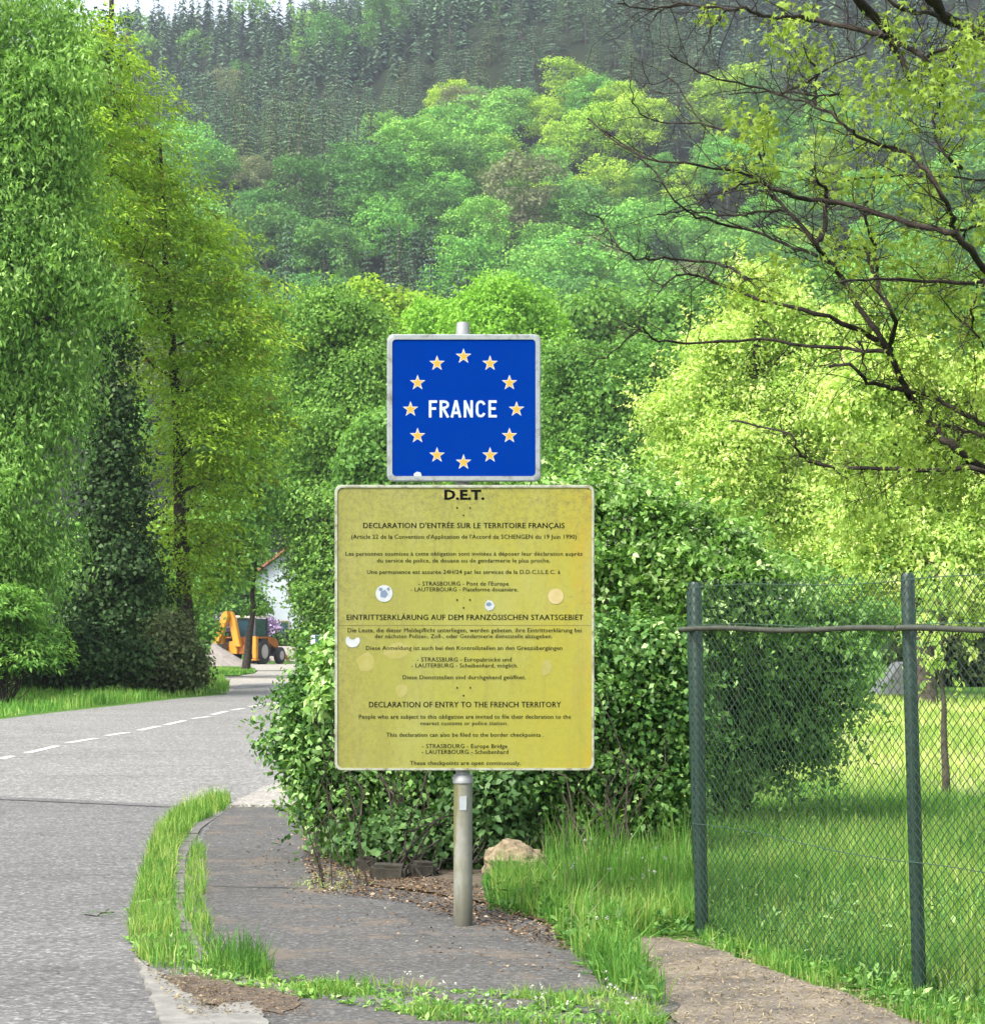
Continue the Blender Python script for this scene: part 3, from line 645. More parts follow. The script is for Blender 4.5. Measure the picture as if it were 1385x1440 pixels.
tr('field_maple', 'middle green tree right of the blue panel', 105, [(800, 520, 35), (850, 560, 45), (800, 590, 50), (870, 520, 36), (850, 630, 60), (790, 660, 50), (905, 570, 40), (920, 520, 34), (900, 650, 55), (830, 700, 60)], 'midgreen', 2400, 12, cr=.65, L=.19, Wd=.14, shoots=500, slen=.9)
tr('grey_green_tree', 'olive-brown tree behind the branches above the pale willow', 150, [(810, 450, 30), (850, 440, 34), (890, 470, 36), (930, 450, 34), (830, 480, 40), (980, 450, 40), (1030, 440, 40), (1090, 430, 44), (1160, 430, 50), (1240, 440, 54), (1320, 430, 60), (1400, 440, 60), (930, 510, 50), (1050, 500, 60), (1200, 500, 70), (1350, 500, 70)], 'midgreen', 2300, 13, cr=1.0, L=.38, Wd=.27)
tr('pale_tree', 'tall pale yellow-green tree behind the fence', 52, [(1065, 470, 50), (1010, 500, 42), (1110, 440, 42), (1130, 500, 55), (985, 560, 50), (930, 580, 28), (1060, 560, 62), (1150, 570, 60), (960, 630, 45), (1030, 640, 60), (1110, 650, 62), (1190, 620, 55), (1000, 700, 50), (1080, 720, 58), (1160, 710, 58), (1210, 680, 50), (1060, 400, 28), (1180, 470, 40)], 'pale', 3000, 14, cr=.30, L=.10, Wd=.055, base_px=1068, bark='darkbark', nl=30, shoots=1300, slen=.8, cull=.6, vs=.22)
tr('pale_right_tree', 'pale yellow-green tree on the right beyond the middle fence post', 47, [(1270, 690, 50), (1330, 640, 55), (1390, 700, 60), (1220, 740, 42), (1290, 760, 55), (1350, 780, 50), (1420, 780, 60), (1230, 800, 35), (1260, 600, 46), (1320, 560, 50), (1400, 560, 60), (1250, 520, 48), (1200, 560, 40), (1380, 840, 40), (1310, 830, 34)], 'pale', 2600, 15, cr=.32, L=.105, Wd=.06, base_px=1300, nl=30, shoots=1100, slen=.8, cull=.6, vs=.22)
tr('meadow_tree', 'yellowish low tree above the fence top left of the middle post', 60, [(1120, 770, 36), (1170, 790, 36), (1220, 780, 34), (1150, 830, 36), (1200, 850, 40), (1110, 850, 40), (1240, 850, 36)], 'pale', 1200, 16, cr=.34, L=.11, Wd=.065, nl=30, shoots=200, slen=.6)
# slim young tree in the meadow
Yy = 20.5
tree('young_tree', 'slim young tree with a thin bare stem right of the middle fence post', 'tree', gpt(1331, Yy), W(1322, 850, Yy), .035, [L3(1320, 860, Yy, 40), L3(1345, 900, Yy, 30), L3(1300, 900, Yy, 26), L3(1325, 800, Yy, 34), L3(1322, 940, Yy, 20)], 'pale', 80, .16, 14, .06, .035, 'willow', 17, 'bark', 40, vs=.2, low=.55)
# dark thicket at the meadow's far edge, right
Yt = 62
tree('dark_thicket_tree', 'dark heavy tree at the far right edge of the meadow', 'tree', gpt(1400, Yt), W(1390, 850, Yt), .2, scatterlobes(rng, Yt, [(1390, 860, 50), (1330, 890, 40), (1300, 920, 30), (1370, 930, 42), (1430, 920, 50), (1330, 945, 22)]), 'purple', 900, .5, 24, .16, .12, seed=18)
def hedge(name, lb, cat, Y, spec, mat, n, seed, cr, L, Wd, nl=22, base_px=None, nst=70, **k):
    sp = scatterlobes(rng, Y, spec); bx = base_px or sum(s[0] for s in spec) / len(spec)
    root = empty(name, gpt(bx, Y), label=lb, cat=cat); r2 = np.random.RandomState(seed)
    V, F, a, pc = crown(r2, sp, n, cr, nl, L, Wd, **k); o = np.array(root.location, np.float32)
    put('foliage', npmesh('foliage', V - o, F, [M[mat]], a), root); mb = MB()
    for p in pc[r2.choice(len(pc), min(nst, len(pc)), replace=False)]:
        q = wob((r2.uniform(-.15, .15), r2.uniform(-.15, .15), 0), Vector(p) - Vector(root.location), 4, .07, r2)
        mb.tube(q, [.012 * Y / 30, .009 * Y / 30, .007 * Y / 30, .005 * Y / 30, .003], 4)
    mb.build('stems', M['darkbark'], root, smooth=60)
    return root
hedge('verge_shrub', 'grey-green rounded shrub at the end of the left verge', 'shrub', 55, [(235, 905, 30), (255, 930, 32), (220, 945, 30), (265, 950, 20), (195, 940, 26), (240, 880, 20)], 'purple', 700, 31, .25, .11, .07)
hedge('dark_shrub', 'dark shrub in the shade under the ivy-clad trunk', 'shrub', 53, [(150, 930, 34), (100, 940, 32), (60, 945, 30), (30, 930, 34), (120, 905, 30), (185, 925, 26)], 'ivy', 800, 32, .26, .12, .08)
hedge('low_conifer_branches', 'drooping dark green shrub at the left edge above the verge', 'shrub', 46, [(-20, 880, 50), (20, 900, 40), (50, 920, 26), (-50, 930, 50), (10, 850, 34)], 'midgreen', 700, 33, .3, .13, .045, style='layer')
hedge('small_hedge', 'small clipped dark bush beside the gravel heap', 'bush', 72, [(276, 915, 9), (277, 930, 10), (270, 940, 10)], 'bushdark', 160, 34, .14, .1, .07)
hedge('lilac_bush', 'lilac bush in purple bloom left of the digger', 'bush', 140, [(303, 880, 8), (314, 875, 9), (322, 882, 8), (298, 890, 7)], 'lilac', 200, 35, .3, .2, .14)
hedge('pink_bush', 'pale mauve flowering bush right of the digger cab', 'bush', 143, [(368, 878, 8), (378, 880, 8), (372, 890, 8), (385, 886, 6)], 'lilac', 160, 36, .3, .2, .14, vb=.75)
hedge('yard_hedge', 'dark green hedge closing the yard right of the digger', 'hedge', 138, [(402 + 14 * i, 905, 17) for i in range(8)], 'ivy', 900, 37, .35, .2, .15)
hedge('backdrop_trees', 'pale green bushes behind the digger and hedge', 'bushes', 168, [(262 + 16 * i, 858 - 12 * (i % 2), 20) for i in range(7)] + [(270 + 16 * i, 885, 16) for i in range(6)] + [(300, 825, 24), (335, 830, 22)], 'midgreen', 900, 47, .6, .3, .2, nst=6)
hedge('brown_hedge', 'dark brown hedge behind the digger and gravel heap', 'hedge', 146, [(278 + 10 * i, 897, 11) for i in range(6)], 'purple', 350, 38, .3, .2, .14)
hedge('left_backdrop_shrub', 'mid green shrub behind the small bush left of the digger', 'shrub', 85, [(250, 860, 28), (280, 880, 22), (230, 900, 26), (262, 905, 20)], 'midgreen', 500, 39, .35, .17, .1)

# ------------------------------------------------------------------ bushes round the sign
def bush(name, lb, lobes, mat, n, seed, cr, L, Wd, nl, base, nstem=90, **k):
    r2 = np.random.RandomState(seed); root = empty(name, (*base, 0), label=lb, cat='bush')
    V, F, a, pc = crown(r2, lobes, n, cr, nl, L, Wd, **k); o = np.array(root.location, np.float32)
    ok = V.reshape(-1, 4, 3)[:, :, 2].min(1) > .01; V = V.reshape(-1, 4, 3)[ok].reshape(-1, 3); a = a.reshape(-1, 4)[ok].ravel(); F = np.arange(len(V)).reshape(-1, 4)
    put('foliage', npmesh('foliage', V - o, F, [M[mat]], a), root); mb = MB()
    for p in pc[r2.choice(len(pc), min(nstem, len(pc)), replace=False)]:
        q = wob((r2.uniform(-.3, .3), r2.uniform(-.2, .2), 0), Vector(p) - Vector(root.location), 5, .06, r2)
        mb.tube(q, [.010, .008, .006, .004, .003, .002], 4)
    mb.build('stems', M['darkbark'], root, smooth=60)
    return root, pc
def BL(Y, spec, **k): return [L3(px, py, Y + (s[0] if s else 0), r, .9, .9) for px, py, r, *s in spec]
bush('left_bush', 'leafy green bush spilling over the pavement left of the yellow panel',
     BL(15.2, [(470, 960, 50), (455, 1010, 50), (425, 1050, 40), (480, 1060, 70), (520, 1000, 70), (560, 1100, 70), (500, 1120, 65), (450, 1110, 40), (600, 1060, 80), (640, 1130, 60), (540, 1170, 45), (600, 1180, 50), (480, 935, 24), (510, 910, 36), (500, 1165, 34), (530, 1200, 30), (470, 1130, 34), (600, 960, 80), (660, 1040, 80)]),
     'bushmid', 2300, 41, .12, .047, .030, 30, P(560, 1225), 40, vs=.24, vb=.46, shoots=320, slen=.28)
rt, pcr = bush('flowering_bush', 'big bush dotted with white flowers right of the yellow panel',
     BL(16.5, [(830, 725, 42), (890, 715, 34), (870, 775, 55), (940, 775, 46), (800, 790, 60), (1000, 800, 42), (1060, 815, 34), (930, 825, 42), (1010, 840, 40), (760, 740, 50), (1085, 850, 36), (720, 820, 70), (850, 830, 40), (960, 735, 22), (1030, 760, 20)]),
     'bush', 2500, 42, .13, .050, .031, 30, P(860, 1190), 60, vs=.22, vb=.58, shoots=900, slen=.42)
bush('right_bush', 'dense green bush between the sign pole and the fence corner post',
     BL(15.0, [(860, 930, 60), (920, 920, 52), (830, 1000, 65), (900, 1010, 60), (950, 990, 42), (800, 1080, 60), (870, 1090, 65), (930, 1080, 52), (780, 1000, 60), (740, 1080, 70), (700, 1140, 52), (760, 1150, 50), (840, 1150, 50), (910, 1150, 50), (720, 980, 80)]),
     'bushmid', 2300, 43, .12, .047, .030, 30, P(830, 1225), 45, vs=.24, vb=.40, shoots=220, slen=.26)
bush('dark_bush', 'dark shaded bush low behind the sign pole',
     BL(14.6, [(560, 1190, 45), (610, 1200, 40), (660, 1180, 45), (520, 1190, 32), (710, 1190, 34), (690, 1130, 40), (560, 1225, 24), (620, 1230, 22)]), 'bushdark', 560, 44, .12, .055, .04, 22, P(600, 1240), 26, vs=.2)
bush('fence_bush', 'dark green bush with drooping branches behind the first fence bay',
     BL(17.5, [(1010, 900, 60), (1070, 930, 60), (1120, 960, 45), (1000, 990, 60), (1080, 1010, 60), (1040, 1070, 50), (990, 1090, 45), (1130, 1040, 34), (1150, 900, 40), (1190, 930, 34), (1100, 870, 50), (1210, 880, 30), (1170, 985, 30), (1020, 850, 40), (1150, 1060, 22)]),
     'fencebush', 1050, 45, .13, .06, .036, 22, P(1010, 1150), 40, vs=.25, vb=.7, shoots=700, slen=.45)
# white umbels on the flowering bush
r2 = np.random.RandomState(3); fp = []; up = pcr[(pcr[:, 1] < 16.6)]
for p in up[r2.choice(len(up), 330, replace=False)]:
    k = 12; q = p + [0, -.1, .05] + r2.normal(size=(k, 3)) * [.026, .026, .008]; fp.append(q)
q = np.concatenate(fp); V, F = leafquads(q, r2.normal(size=q.shape) * [1, 1, .2], np.tile([0, -.35, 1.0], (len(q), 1)) + r2.normal(size=q.shape) * .3, .017, .015)
put('flowers', npmesh('flowers', V - np.array(rt.location, np.float32), F, [M['petal']], np.repeat(r2.rand(len(q)), 4)), rt, kind='stuff')
# big-leaved bright weeds at the left edge of the panel
hedge('elder_sprig', 'bright pale-green leafy sprig touching the left edge of the yellow panel', 'plant', 13.6, [(462, 925, 12), (468, 955, 14), (460, 985, 16), (472, 905, 10)], 'bush', 120, 46, .06, .06, .032, nl=10, base_px=485, nst=8, vb=.75)

# ------------------------------------------------------------------ grass
def pip(x, y, poly):
    inside = np.zeros(len(x), bool); n = len(poly)
    for i in range(n):
        x1, y1 = poly[i]; x2, y2 = poly[(i + 1) % n]
        c = ((y1 > y) != (y2 > y)) & (x < (x2 - x1) * (y - y1) / (y2 - y1 + 1e-12) + x1); inside ^= c
    return inside
def sample(rng, poly, n):
    a = np.array(poly); lo, hi = a.min(0), a.max(0); X, Yy = [], []; tot = 0
    for _ in range(400):
        x = rng.uniform(lo[0], hi[0], n); y = rng.uniform(lo[1], hi[1], n); m = pip(x, y, poly); X.append(x[m]); Yy.append(y[m]); tot += m.sum()
        if tot >= n: break
    return np.concatenate(X)[:n], np.concatenate(Yy)[:n]
def clumpf(x, y, s, ph=0):
    return .5 + .25 * np.sin(x * s + ph + 1.7 * np.sin(y * s * .7)) + .25 * np.sin(y * s * 1.3 + ph * 2 + 1.3 * np.sin(x * s * .9))
def grass(name, poly, n, h, wd, mat='grass', seed=1, label=None, px=True, cat='grass', lean=.35, z0=0, hv=.5, vb=.5, patch=.3, cl=3.0, dry=0):
    rng = np.random.RandomState(seed); poly = [P(*p) for p in poly] if px else poly
    x, y = sample(rng, poly, n); n = len(x)
    cf = clumpf(x, y, cl, seed) * clumpf(x, y, cl * 2.7, seed + 1) * 2
    keep = rng.rand(n) < (patch + 1.15 * cf); x, y, cf = x[keep], y[keep], cf[keep]; n = len(x)
    H = h * (.22 + (hv + .25) * rng.rand(n) ** 1.4 + .55 * np.clip(cf, 0, 1)) ; W_ = wd * rng.uniform(.6, 1.3, n)
    a = rng.uniform(0, 2 * PI, n); l = np.abs(rng.normal(size=n)) * lean * H; dx, dy = np.cos(a) * l, np.sin(a) * l
    b = rng.uniform(0, 2 * PI, n); sx, sy = np.cos(b) * W_ / 2, np.sin(b) * W_ / 2
    z = gz(y) + z0 - .01; V = np.empty((n, 5, 3), np.float32)
    V[:, 0] = np.stack([x - sx, y - sy, z], 1); V[:, 1] = np.stack([x + sx, y + sy, z], 1)
    V[:, 2] = np.stack([x - sx * .8 + dx * .3, y - sy * .8 + dy * .3, z + H * .55], 1); V[:, 3] = np.stack([x + sx * .8 + dx * .3, y + sy * .8 + dy * .3, z + H * .55], 1)
    V[:, 4] = np.stack([x + dx, y + dy, z + H * (1 - .25 * l / (H + 1e-6))], 1)
    i = np.arange(n)[:, None] * 5
    F = np.concatenate([i + [0, 1, 3], i + [0, 3, 2], i + [2, 3, 4]])
    var = np.clip(vb + .16 * rng.normal(size=n) + .3 * (clumpf(x, y, .9, seed) - .5) + .35 * (clumpf(x, y, cl * 2.3, seed + 3) - .5) + (rng.rand(n) < dry) * .5, 0, 1)
    return put(name, npmesh(name, V.reshape(-1, 3), F, [M[mat]], np.repeat(var, 5)), None, label=label, cat=cat, kind='stuff')
band = [(325, 1128), (296, 1130), (262, 1140), (238, 1152), (216, 1185), (200, 1230), (188, 1280), (180, 1325), (196, 1356), (240, 1376), (290, 1382), (300, 1368), (270, 1350), (250, 1310), (243, 1250), (250, 1200), (275, 1162), (318, 1142)]
grass('kerb_grass', band, 12000, .13, .006, 'grass', 1, 'thick grass growing over the kerb along the side road', vb=.55, dry=.14, cl=6, patch=.08)
grass('kerb_grass_dry', [(322, 1124), (262, 1136), (216, 1185), (196, 1240), (192, 1275), (240, 1280), (250, 1200), (280, 1160), (322, 1142)], 1500, .16, .004, 'drygrass', 2, 'seeding brownish grass on the far part of the kerb strip', vb=.5, lean=.2, cl=8)
grass('pavement_edge_grass', [(272, 1190), (262, 1230), (258, 1290), (268, 1330), (290, 1352), (318, 1360), (300, 1320), (286, 1280), (290, 1230), (288, 1195)], 2600, .11, .005, 'grass', 3, 'thin grass strip along the inner edge of the kerb stones', vb=.6, dry=.25, cl=9, patch=.0)
grass('low_kerb_grass', [(285, 1350), (340, 1358), (390, 1376), (480, 1390), (620, 1400), (760, 1410), (850, 1405), (920, 1425), (940, 1450), (760, 1450), (600, 1440), (500, 1412), (400, 1402), (350, 1392), (290, 1384)], 7500, .075, .006, 'grass', 4, 'short grass and clover along the near edge of the pavement', vb=.6, dry=.2, lean=.7, cl=6, patch=.0)
grass('tuft_grass', [(300, 1340), (360, 1350), (388, 1368), (370, 1385), (300, 1375)], 500, .17, .005, 'grass', 5, 'darker upright grass tuft at the pavement corner', vb=.25, cl=9)
grass('tall_grass', [(690, 1250), (740, 1240), (770, 1215), (860, 1200), (970, 1205), (985, 1310), (880, 1318), (900, 1370), (940, 1425), (860, 1405), (800, 1345), (770, 1305), (700, 1282)], 15000, .20, .007, 'grass', 6, 'lush tall grass between the sign pole and the fence corner', vb=.52, dry=.06, cl=3)
grass('meadow_fringe', [(760, 1250), (775, 1195), (880, 1180), (968, 1195), (968, 1290), (800, 1290)], 1500, .42, .0055, 'grass', 7, 'taller nodding grass stalks in front of the right bush', vb=.55, lean=.25, cl=4)
grass('weed_grass', [(690, 1290), (680, 1250), (740, 1225), (800, 1260), (830, 1310), (760, 1300)], 1300, .12, .012, 'grass', 8, 'weeds round the foot of the rock', vb=.35, lean=.7, cl=6)
grass('fence_foot_grass', [(985, 1296), (1300, 1372), (1440, 1420), (1500, 1560), (1385, 1496), (1290, 1448), (1180, 1404), (1080, 1370), (985, 1334)], 8000, .085, .006, 'grass', 9, 'grass fringe along the foot of the wire fence', vb=.6, dry=.15, cl=5)
grass('meadow_grass', [(975, 1310), (1290, 1396), (1500, 1460), (1700, 1340), (1500, 1180), (1300, 1115), (1000, 1115), (960, 1200)], 42000, .20, .008, 'grass', 10, 'tall bright green meadow grass behind the wire fence', vb=.72, dry=.03, cl=1.4)
grass('far_meadow_grass', [(880, 1130), (1600, 1150), (1600, 1020), (1500, 985), (1130, 985), (950, 1040)], 26000, .16, .018, 'drygrass', 11, 'yellowing dry meadow grass further behind the fence', vb=.45, cl=.35)
grass('verge_grass', [(-120, 1024), (0, 1009), (180, 988), (322, 974), (322, 962), (290, 950), (200, 955), (0, 952), (-120, 960)], 42000, .22, .02, 'grass', 12, 'bright grass verge on the far side of the main road', vb=.66, dry=.02, cl=.8)
grass('island_grass', [(272, 951), (335, 951), (356, 947), (360, 944), (350, 940.5), (270, 940)], 9000, .12, .03, 'grass', 13, 'mown grass on the island under the small leaning tree', vb=.62, z0=.03, cl=.8)
grass('under_bush_grass', [(405, 1262), (430, 1240), (500, 1225), (520, 1252), (470, 1262)], 350, .07, .005, 'drygrass', 14, 'thin dry grass at the pavement edge under the left bush', vb=.5, lean=.8, cl=6)
grass('path_straw', [(872, 1322), (1000, 1326), (1290, 1422), (1385, 1462), (1300, 1500), (950, 1460), (905, 1372)], 1500, .03, .005, 'straw', 15, 'dry straw lying on the footpath by the fence', vb=.6, lean=3, z0=.02, cl=4)
def weeds(name, poly, n, L, Wd, mat, seed, label, hmax, vb=.4):
    rng = np.random.RandomState(seed); x, y = sample(rng, [P(*p) for p in poly], n // 6); n0 = len(x); x = np.repeat(x, 6); y = np.repeat(y, 6); m = len(x)
    h = np.repeat(rng.uniform(.01, hmax, n0), 6) * rng.uniform(.3, 1, m)
    p = np.stack([x + rng.normal(size=m) * .012, y + rng.normal(size=m) * .012, gz(y) + h], 1); D = rng.normal(size=(m, 3)) * [1, 1, .3] + [0, 0, .55]
    V, F = leafquads(p, D, rng.normal(size=(m, 3)) * .3 + [0, -.2, 1], L * rng.uniform(.4, 1.3, m), Wd * rng.uniform(.5, 1.3, m))
    return put(name, npmesh(name, V, F, [M[mat]], np.repeat(np.clip(vb + .2 * rng.normal(size=m), 0, 1), 4)), None, label=label, cat='weeds', kind='stuff')
weeds('verge_weeds', [(690, 1290), (690, 1240), (790, 1215), (970, 1240), (985, 1318), (885, 1325), (935, 1430), (850, 1400), (800, 1345), (760, 1300)], 3600, .06, .022, 'bushmid', 21, 'broad-leaved weeds among the tall grass by the fence corner', .15)
weeds('kerb_weeds', [(262, 1140), (216, 1185), (188, 1280), (180, 1330), (240, 1376), (300, 1378), (250, 1310), (243, 1250), (260, 1170)], 1500, .045, .018, 'bush', 22, 'small broad-leaved weeds in the kerb grass', .06, .45)
weeds('pavement_weeds', [(285, 1350), (390, 1380), (620, 1400), (850, 1405), (940, 1450), (600, 1440), (400, 1402), (290, 1384)], 2400, .032, .018, 'bush', 23, 'clover and plantain leaves along the near pavement edge', .03, .5)
weeds('fence_weeds', [(985, 1300), (1300, 1380), (1440, 1440), (1385, 1480), (1180, 1392), (985, 1332)], 1500, .05, .02, 'bushmid', 24, 'low weeds under the wire fence', .06, .5)
weeds('meadow_weeds', [(990, 1310), (1290, 1390), (1420, 1400), (1400, 1180), (1000, 1160)], 2600, .07, .022, 'bushmid', 25, 'broad leaves scattered through the meadow grass behind the fence', .14, .5)
grass('dead_stalks', [(690, 1270), (775, 1205), (968, 1195), (975, 1310), (900, 1330), (800, 1330)], 420, .30, .0035, 'straw', 26, 'dry dead stalks standing in the tall grass', vb=.7, lean=.4, cl=4)
grass('verge_stalks', [(262, 1140), (216, 1185), (188, 1280), (180, 1330), (240, 1376), (300, 1378), (250, 1310), (260, 1170)], 380, .15, .003, 'straw', 27, 'dry stalks standing in the kerb grass', vb=.6, lean=.5, cl=6)
def flat_bits(name, poly, n, L, Wd, mat, seed, label, z, vb=.45, cat='litter', world=False):
    rng = np.random.RandomState(seed); x, y = sample(rng, poly if world else [P(*p) for p in poly], n); n = len(x)
    p = np.stack([x, y, gz(y) + z + rng.uniform(.002, .012, n)], 1); s = rng.uniform(.5, 1.5, n)
    V, F = leafquads(p, rng.normal(size=(n, 3)) * [1, 1, .12], rng.normal(size=(n, 3)) * .25 + [0, 0, 1], L * s, Wd * s)
    return put(name, npmesh(name, V, F, [M[mat]], np.repeat(np.clip(vb + .3 * rng.normal(size=n), 0, 1), 4)), None, label=label, cat=cat, kind='stuff')
flat_bits('leaf_litter', [(430, 1150), (480, 1160), (540, 1235), (640, 1245), (700, 1262), (800, 1310), (870, 1370), (760, 1335), (640, 1300), (560, 1275), (440, 1262), (425, 1200)], 5200, .022, .013, 'litter', 1, 'brown leaf litter along the bush side of the pavement', .026)
flat_bits('sparse_litter', [(380, 1160), (700, 1230), (860, 1390), (700, 1380), (440, 1300), (330, 1200)], 700, .018, .012, 'litter', 2, 'scattered crumbs of brown litter over the pavement', .022, .6)
flat_bits('dirt_straw', [(240, 1382), (420, 1402), (440, 1440), (280, 1432)], 1100, .014, .004, 'litter', 3, 'bark and straw bits on the bare dirt by the kerb', .02, .5)
flat_bits('path_litter', [(880, 1322), (1000, 1326), (1290, 1422), (1385, 1462), (960, 1460), (905, 1372)], 3600, .026, .004, 'straw', 4, 'dry straw and husks scattered over the footpath', .018, .68)
flat_bits('kerb_debris', [(170, 1330), (200, 1370), (260, 1440), (330, 1440), (300, 1380), (220, 1372)], 400, .018, .008, 'straw', 5, 'straw crumbs on the pale kerb stones', .028, .6)
# small flower heads: daisies and clover
def heads(name, poly, n, r, z, seed, label):
    rng = np.random.RandomState(seed); x, y = sample(rng, [P(*p) for p in poly], n); Q = []; k = 7
    for X_, Y_ in zip(x, y):
        c = np.array([X_, Y_, z * rng.uniform(.5, 1.2)]); Q.append(c + unit(rng.normal(size=(k, 3)) + [0, 0, .6]) * r * .6)
    q = np.concatenate(Q); cc = np.repeat(np.array([np.mean(a, 0) for a in Q]), k, 0)
    V, F = leafquads(q, rng.normal(size=q.shape), q - cc + [0, 0, .002], r, r)
    return put(name, npmesh(name, V, F, [M['petal']], np.repeat(rng.rand(len(q)), 4)), None, label=label, cat='flowers', kind='stuff')
heads('clover_flowers', [(430, 1380), (620, 1392), (760, 1402), (860, 1385), (930, 1440), (760, 1445), (560, 1420)], 38, .009, .085, 1, 'white clover heads in the short grass by the pavement')
heads('daisy_flowers', [(780, 1190), (960, 1190), (960, 1300), (880, 1320), (900, 1390), (800, 1340)], 26, .010, .22, 2, 'little white flowers in the tall grass by the fence corner')

# ------------------------------------------------------------------ rock and blocks under the bush
def rock(name, loc, size, seed, mat, label, cat='rock'):
    bm = bmesh.new(); bmesh.ops.create_icosphere(bm, subdivisions=4, radius=1); r2 = np.random.RandomState(seed); ph = r2.uniform(0, 6, 8)
    for v in bm.verts:
        c = v.co; n = .10 * math.sin(3 * c.x + ph[0] + 2 * c.y) + .08 * math.sin(5 * c.y + ph[1] + 3 * c.z) + .05 * math.sin(9 * c.z + ph[2] + 4 * c.x) + .03 * math.sin(15 * c.x + ph[3]) * math.sin(13 * c.y + ph[4]) + .04 * math.sin(11 * c.x + 17 * c.y + ph[5]) * math.sin(14 * c.z + ph[6]) + .06 * r2.uniform(-1, 1)
        q = c * (1 + n); q.z = max(q.z, -.35); v.co = Vector((q.x * size[0], q.y * size[1], q.z * size[2]))
    me = bpy.data.meshes.new(name); bm.to_mesh(me); bm.free(); me.materials.append(mat)
    return put(name, me, None, loc, label=label, cat=cat)
M['rock'] = simple('sandstone', (.30, .24, .15), .95, 0, .3, 16, 1, .3, 40, (.07, .055, .035), 8)
M['dark_stone'] = simple('mossy_stone', (.07, .065, .05), .95, 0, .3, 10, .8, .2, 40)
b = P(726, 1246); rock('sandstone_rock', (b[0], b[1], .09), (.20, .15, .15), 1, M['rock'], 'beige sandstone boulder in the grass right of the sign pole')
for i, (px, py, sx, lb) in enumerate([(545, 1244, .15, 'dark stone block under the bush left of the pole'), (512, 1232, .09, 'small dark stone at the left end under the bush'), (592, 1240, .10, 'dark stone nearest the pole on its left, half buried')]):
    b = P(px, py); mb = MB(); mb.box((0, 0, .05), (sx * 1.4, .14, .12)); o = mb.build('stone_block', M['dark_stone'], None, smooth=40, bev=.02, label=lb, cat='stone'); o.location = (b[0], b[1] + .1, 0); o.rotation_euler = (.05, .04, .2 * i - .1)
b = P(143, 1292)
mb = MB(); r2 = np.random.RandomState(4)
mb.tube(wob((-.09, 0, .012), (.06, .03, .02), 5, .06, r2), [.003, .004, .004, .003, .003, .002], 5); mb.tube(wob((0, .01, .016), (.03, .07, .03), 3, .06, r2), [.003, .002, .002, .001], 4)
tw = empty('fallen_twig', (b[0], b[1], .008), label='broken leafy twig lying on the side road', cat='twig'); mb.build('stem', M['darkbark'], tw)
q = r2.normal(size=(16, 3)) * [.045, .025, .008] + [0.02, .01, .02]; V, F = leafquads(q, r2.normal(size=(16, 3)) * [1, .6, .2], r2.normal(size=(16, 3)) * .3 + [0, 0, 1], .03, .012)
put('leaves', npmesh('leaves', V, F, [M['midgreen']], np.full(64, .3)), tw)

# ------------------------------------------------------------------ border sign
YS = P(651, 1308)[1]; PPM = FPX / YS
sx0 = X_at(651, YS)
sign = empty('border_sign', (sx0, YS, 0), label='France border sign on a grey pole, blue panel over yellow panel', cat='sign')
def su(px): return (px - 651) / PPM
def sv(py): return EYE - (py - HOR) / PPM
def weathered_steel():
    m, t, b, co = newmat('weathered_pole')
    s = N(t, 'ShaderNodeSeparateXYZ'); t.links.new(co, s.inputs[0])
    base = ramp(t, noise(t, co, 14, 6, .7), [(.3, (.20, .205, .19)), (.7, (.32, .325, .30))])
    alg = ramp(t, noise(t, co, 6, 5, .65, (2.5, 2.5, .5)), [(.42, (0, 0, 0)), (.6, (1, 1, 1))])
    mr = N(t, 'ShaderNodeMapRange'); mr.inputs['From Min'].default_value = .03; mr.inputs['From Max'].default_value = -.035; t.links.new(s.outputs[0], mr.inputs[0])
    f = N(t, 'ShaderNodeMath', operation='MULTIPLY_ADD'); f.use_clamp = True; t.links.new(alg.outputs[0], f.inputs[0]); t.links.new(mr.outputs[0], f.inputs[1]); f.inputs[2].default_value = .32
    c = mix(t, f.outputs[0], base.outputs[0], (.125, .12, .045))
    mz = N(t, 'ShaderNodeMapRange'); mz.inputs['From Min'].default_value = .25; mz.inputs['From Max'].default_value = .02; t.links.new(s.outputs[2], mz.inputs[0])
    c = mix(t, mz.outputs[0], c, (.08, .08, .06))
    t.links.new(c, b.inputs['Base Color']); b.inputs['Roughness'].default_value = .6; b.inputs['Metallic'].default_value = .15
    return m
M['pole'] = weathered_steel()
mb = MB(); rr = .047
mb.tube([(0, 0, -.05), (0, 0, .02), (0, 0, .3), (0, 0, .742)], [rr * 1.02, rr, rr, rr], 24)
mb.build('pole', M['pole'], sign, smooth=40)
mb = MB(); mb.tube([(0, 0, .728), (0, 0, .734), (0, 0, .752), (0, 0, .757), (0, 0, .772), (0, 0, .776)], [.047, .0525, .0525, .0495, .0495, .04], 24); mb.build('collar', M['steel'], sign, smooth=40)
mb = MB(); mb.tube([(0, 0, .76), (0, 0, 2.2), (0, 0, 2.95), (0, 0, 2.975), (0, 0, 3.02), (0, 0, 3.03)], [.036, .036, .036, .036, .031, .029], 20); mb.build('upper_pole', M['steel'], sign, smooth=40)
mb = MB(); mb.prism([(-.017, .60), (.017, .60), (.019, .63), (.018, .672), (-.016, .668)], -.0492, -.0478); mb.build('pole_sticker', simple('pale_sticker', (.34, .37, .38), .6), sign)
def rrect(x0, x1, z0, z1, r, n=6):
    p = []
    for cx, cz, a0 in ((x1 - r, z1 - r, 0), (x0 + r, z1 - r, 90), (x0 + r, z0 + r, 180), (x1 - r, z0 + r, 270)):
        for i in range(n + 1): a = R(a0 + 90 * i / n); p.append((cx + r * math.cos(a), cz + r * math.sin(a)))
    return p
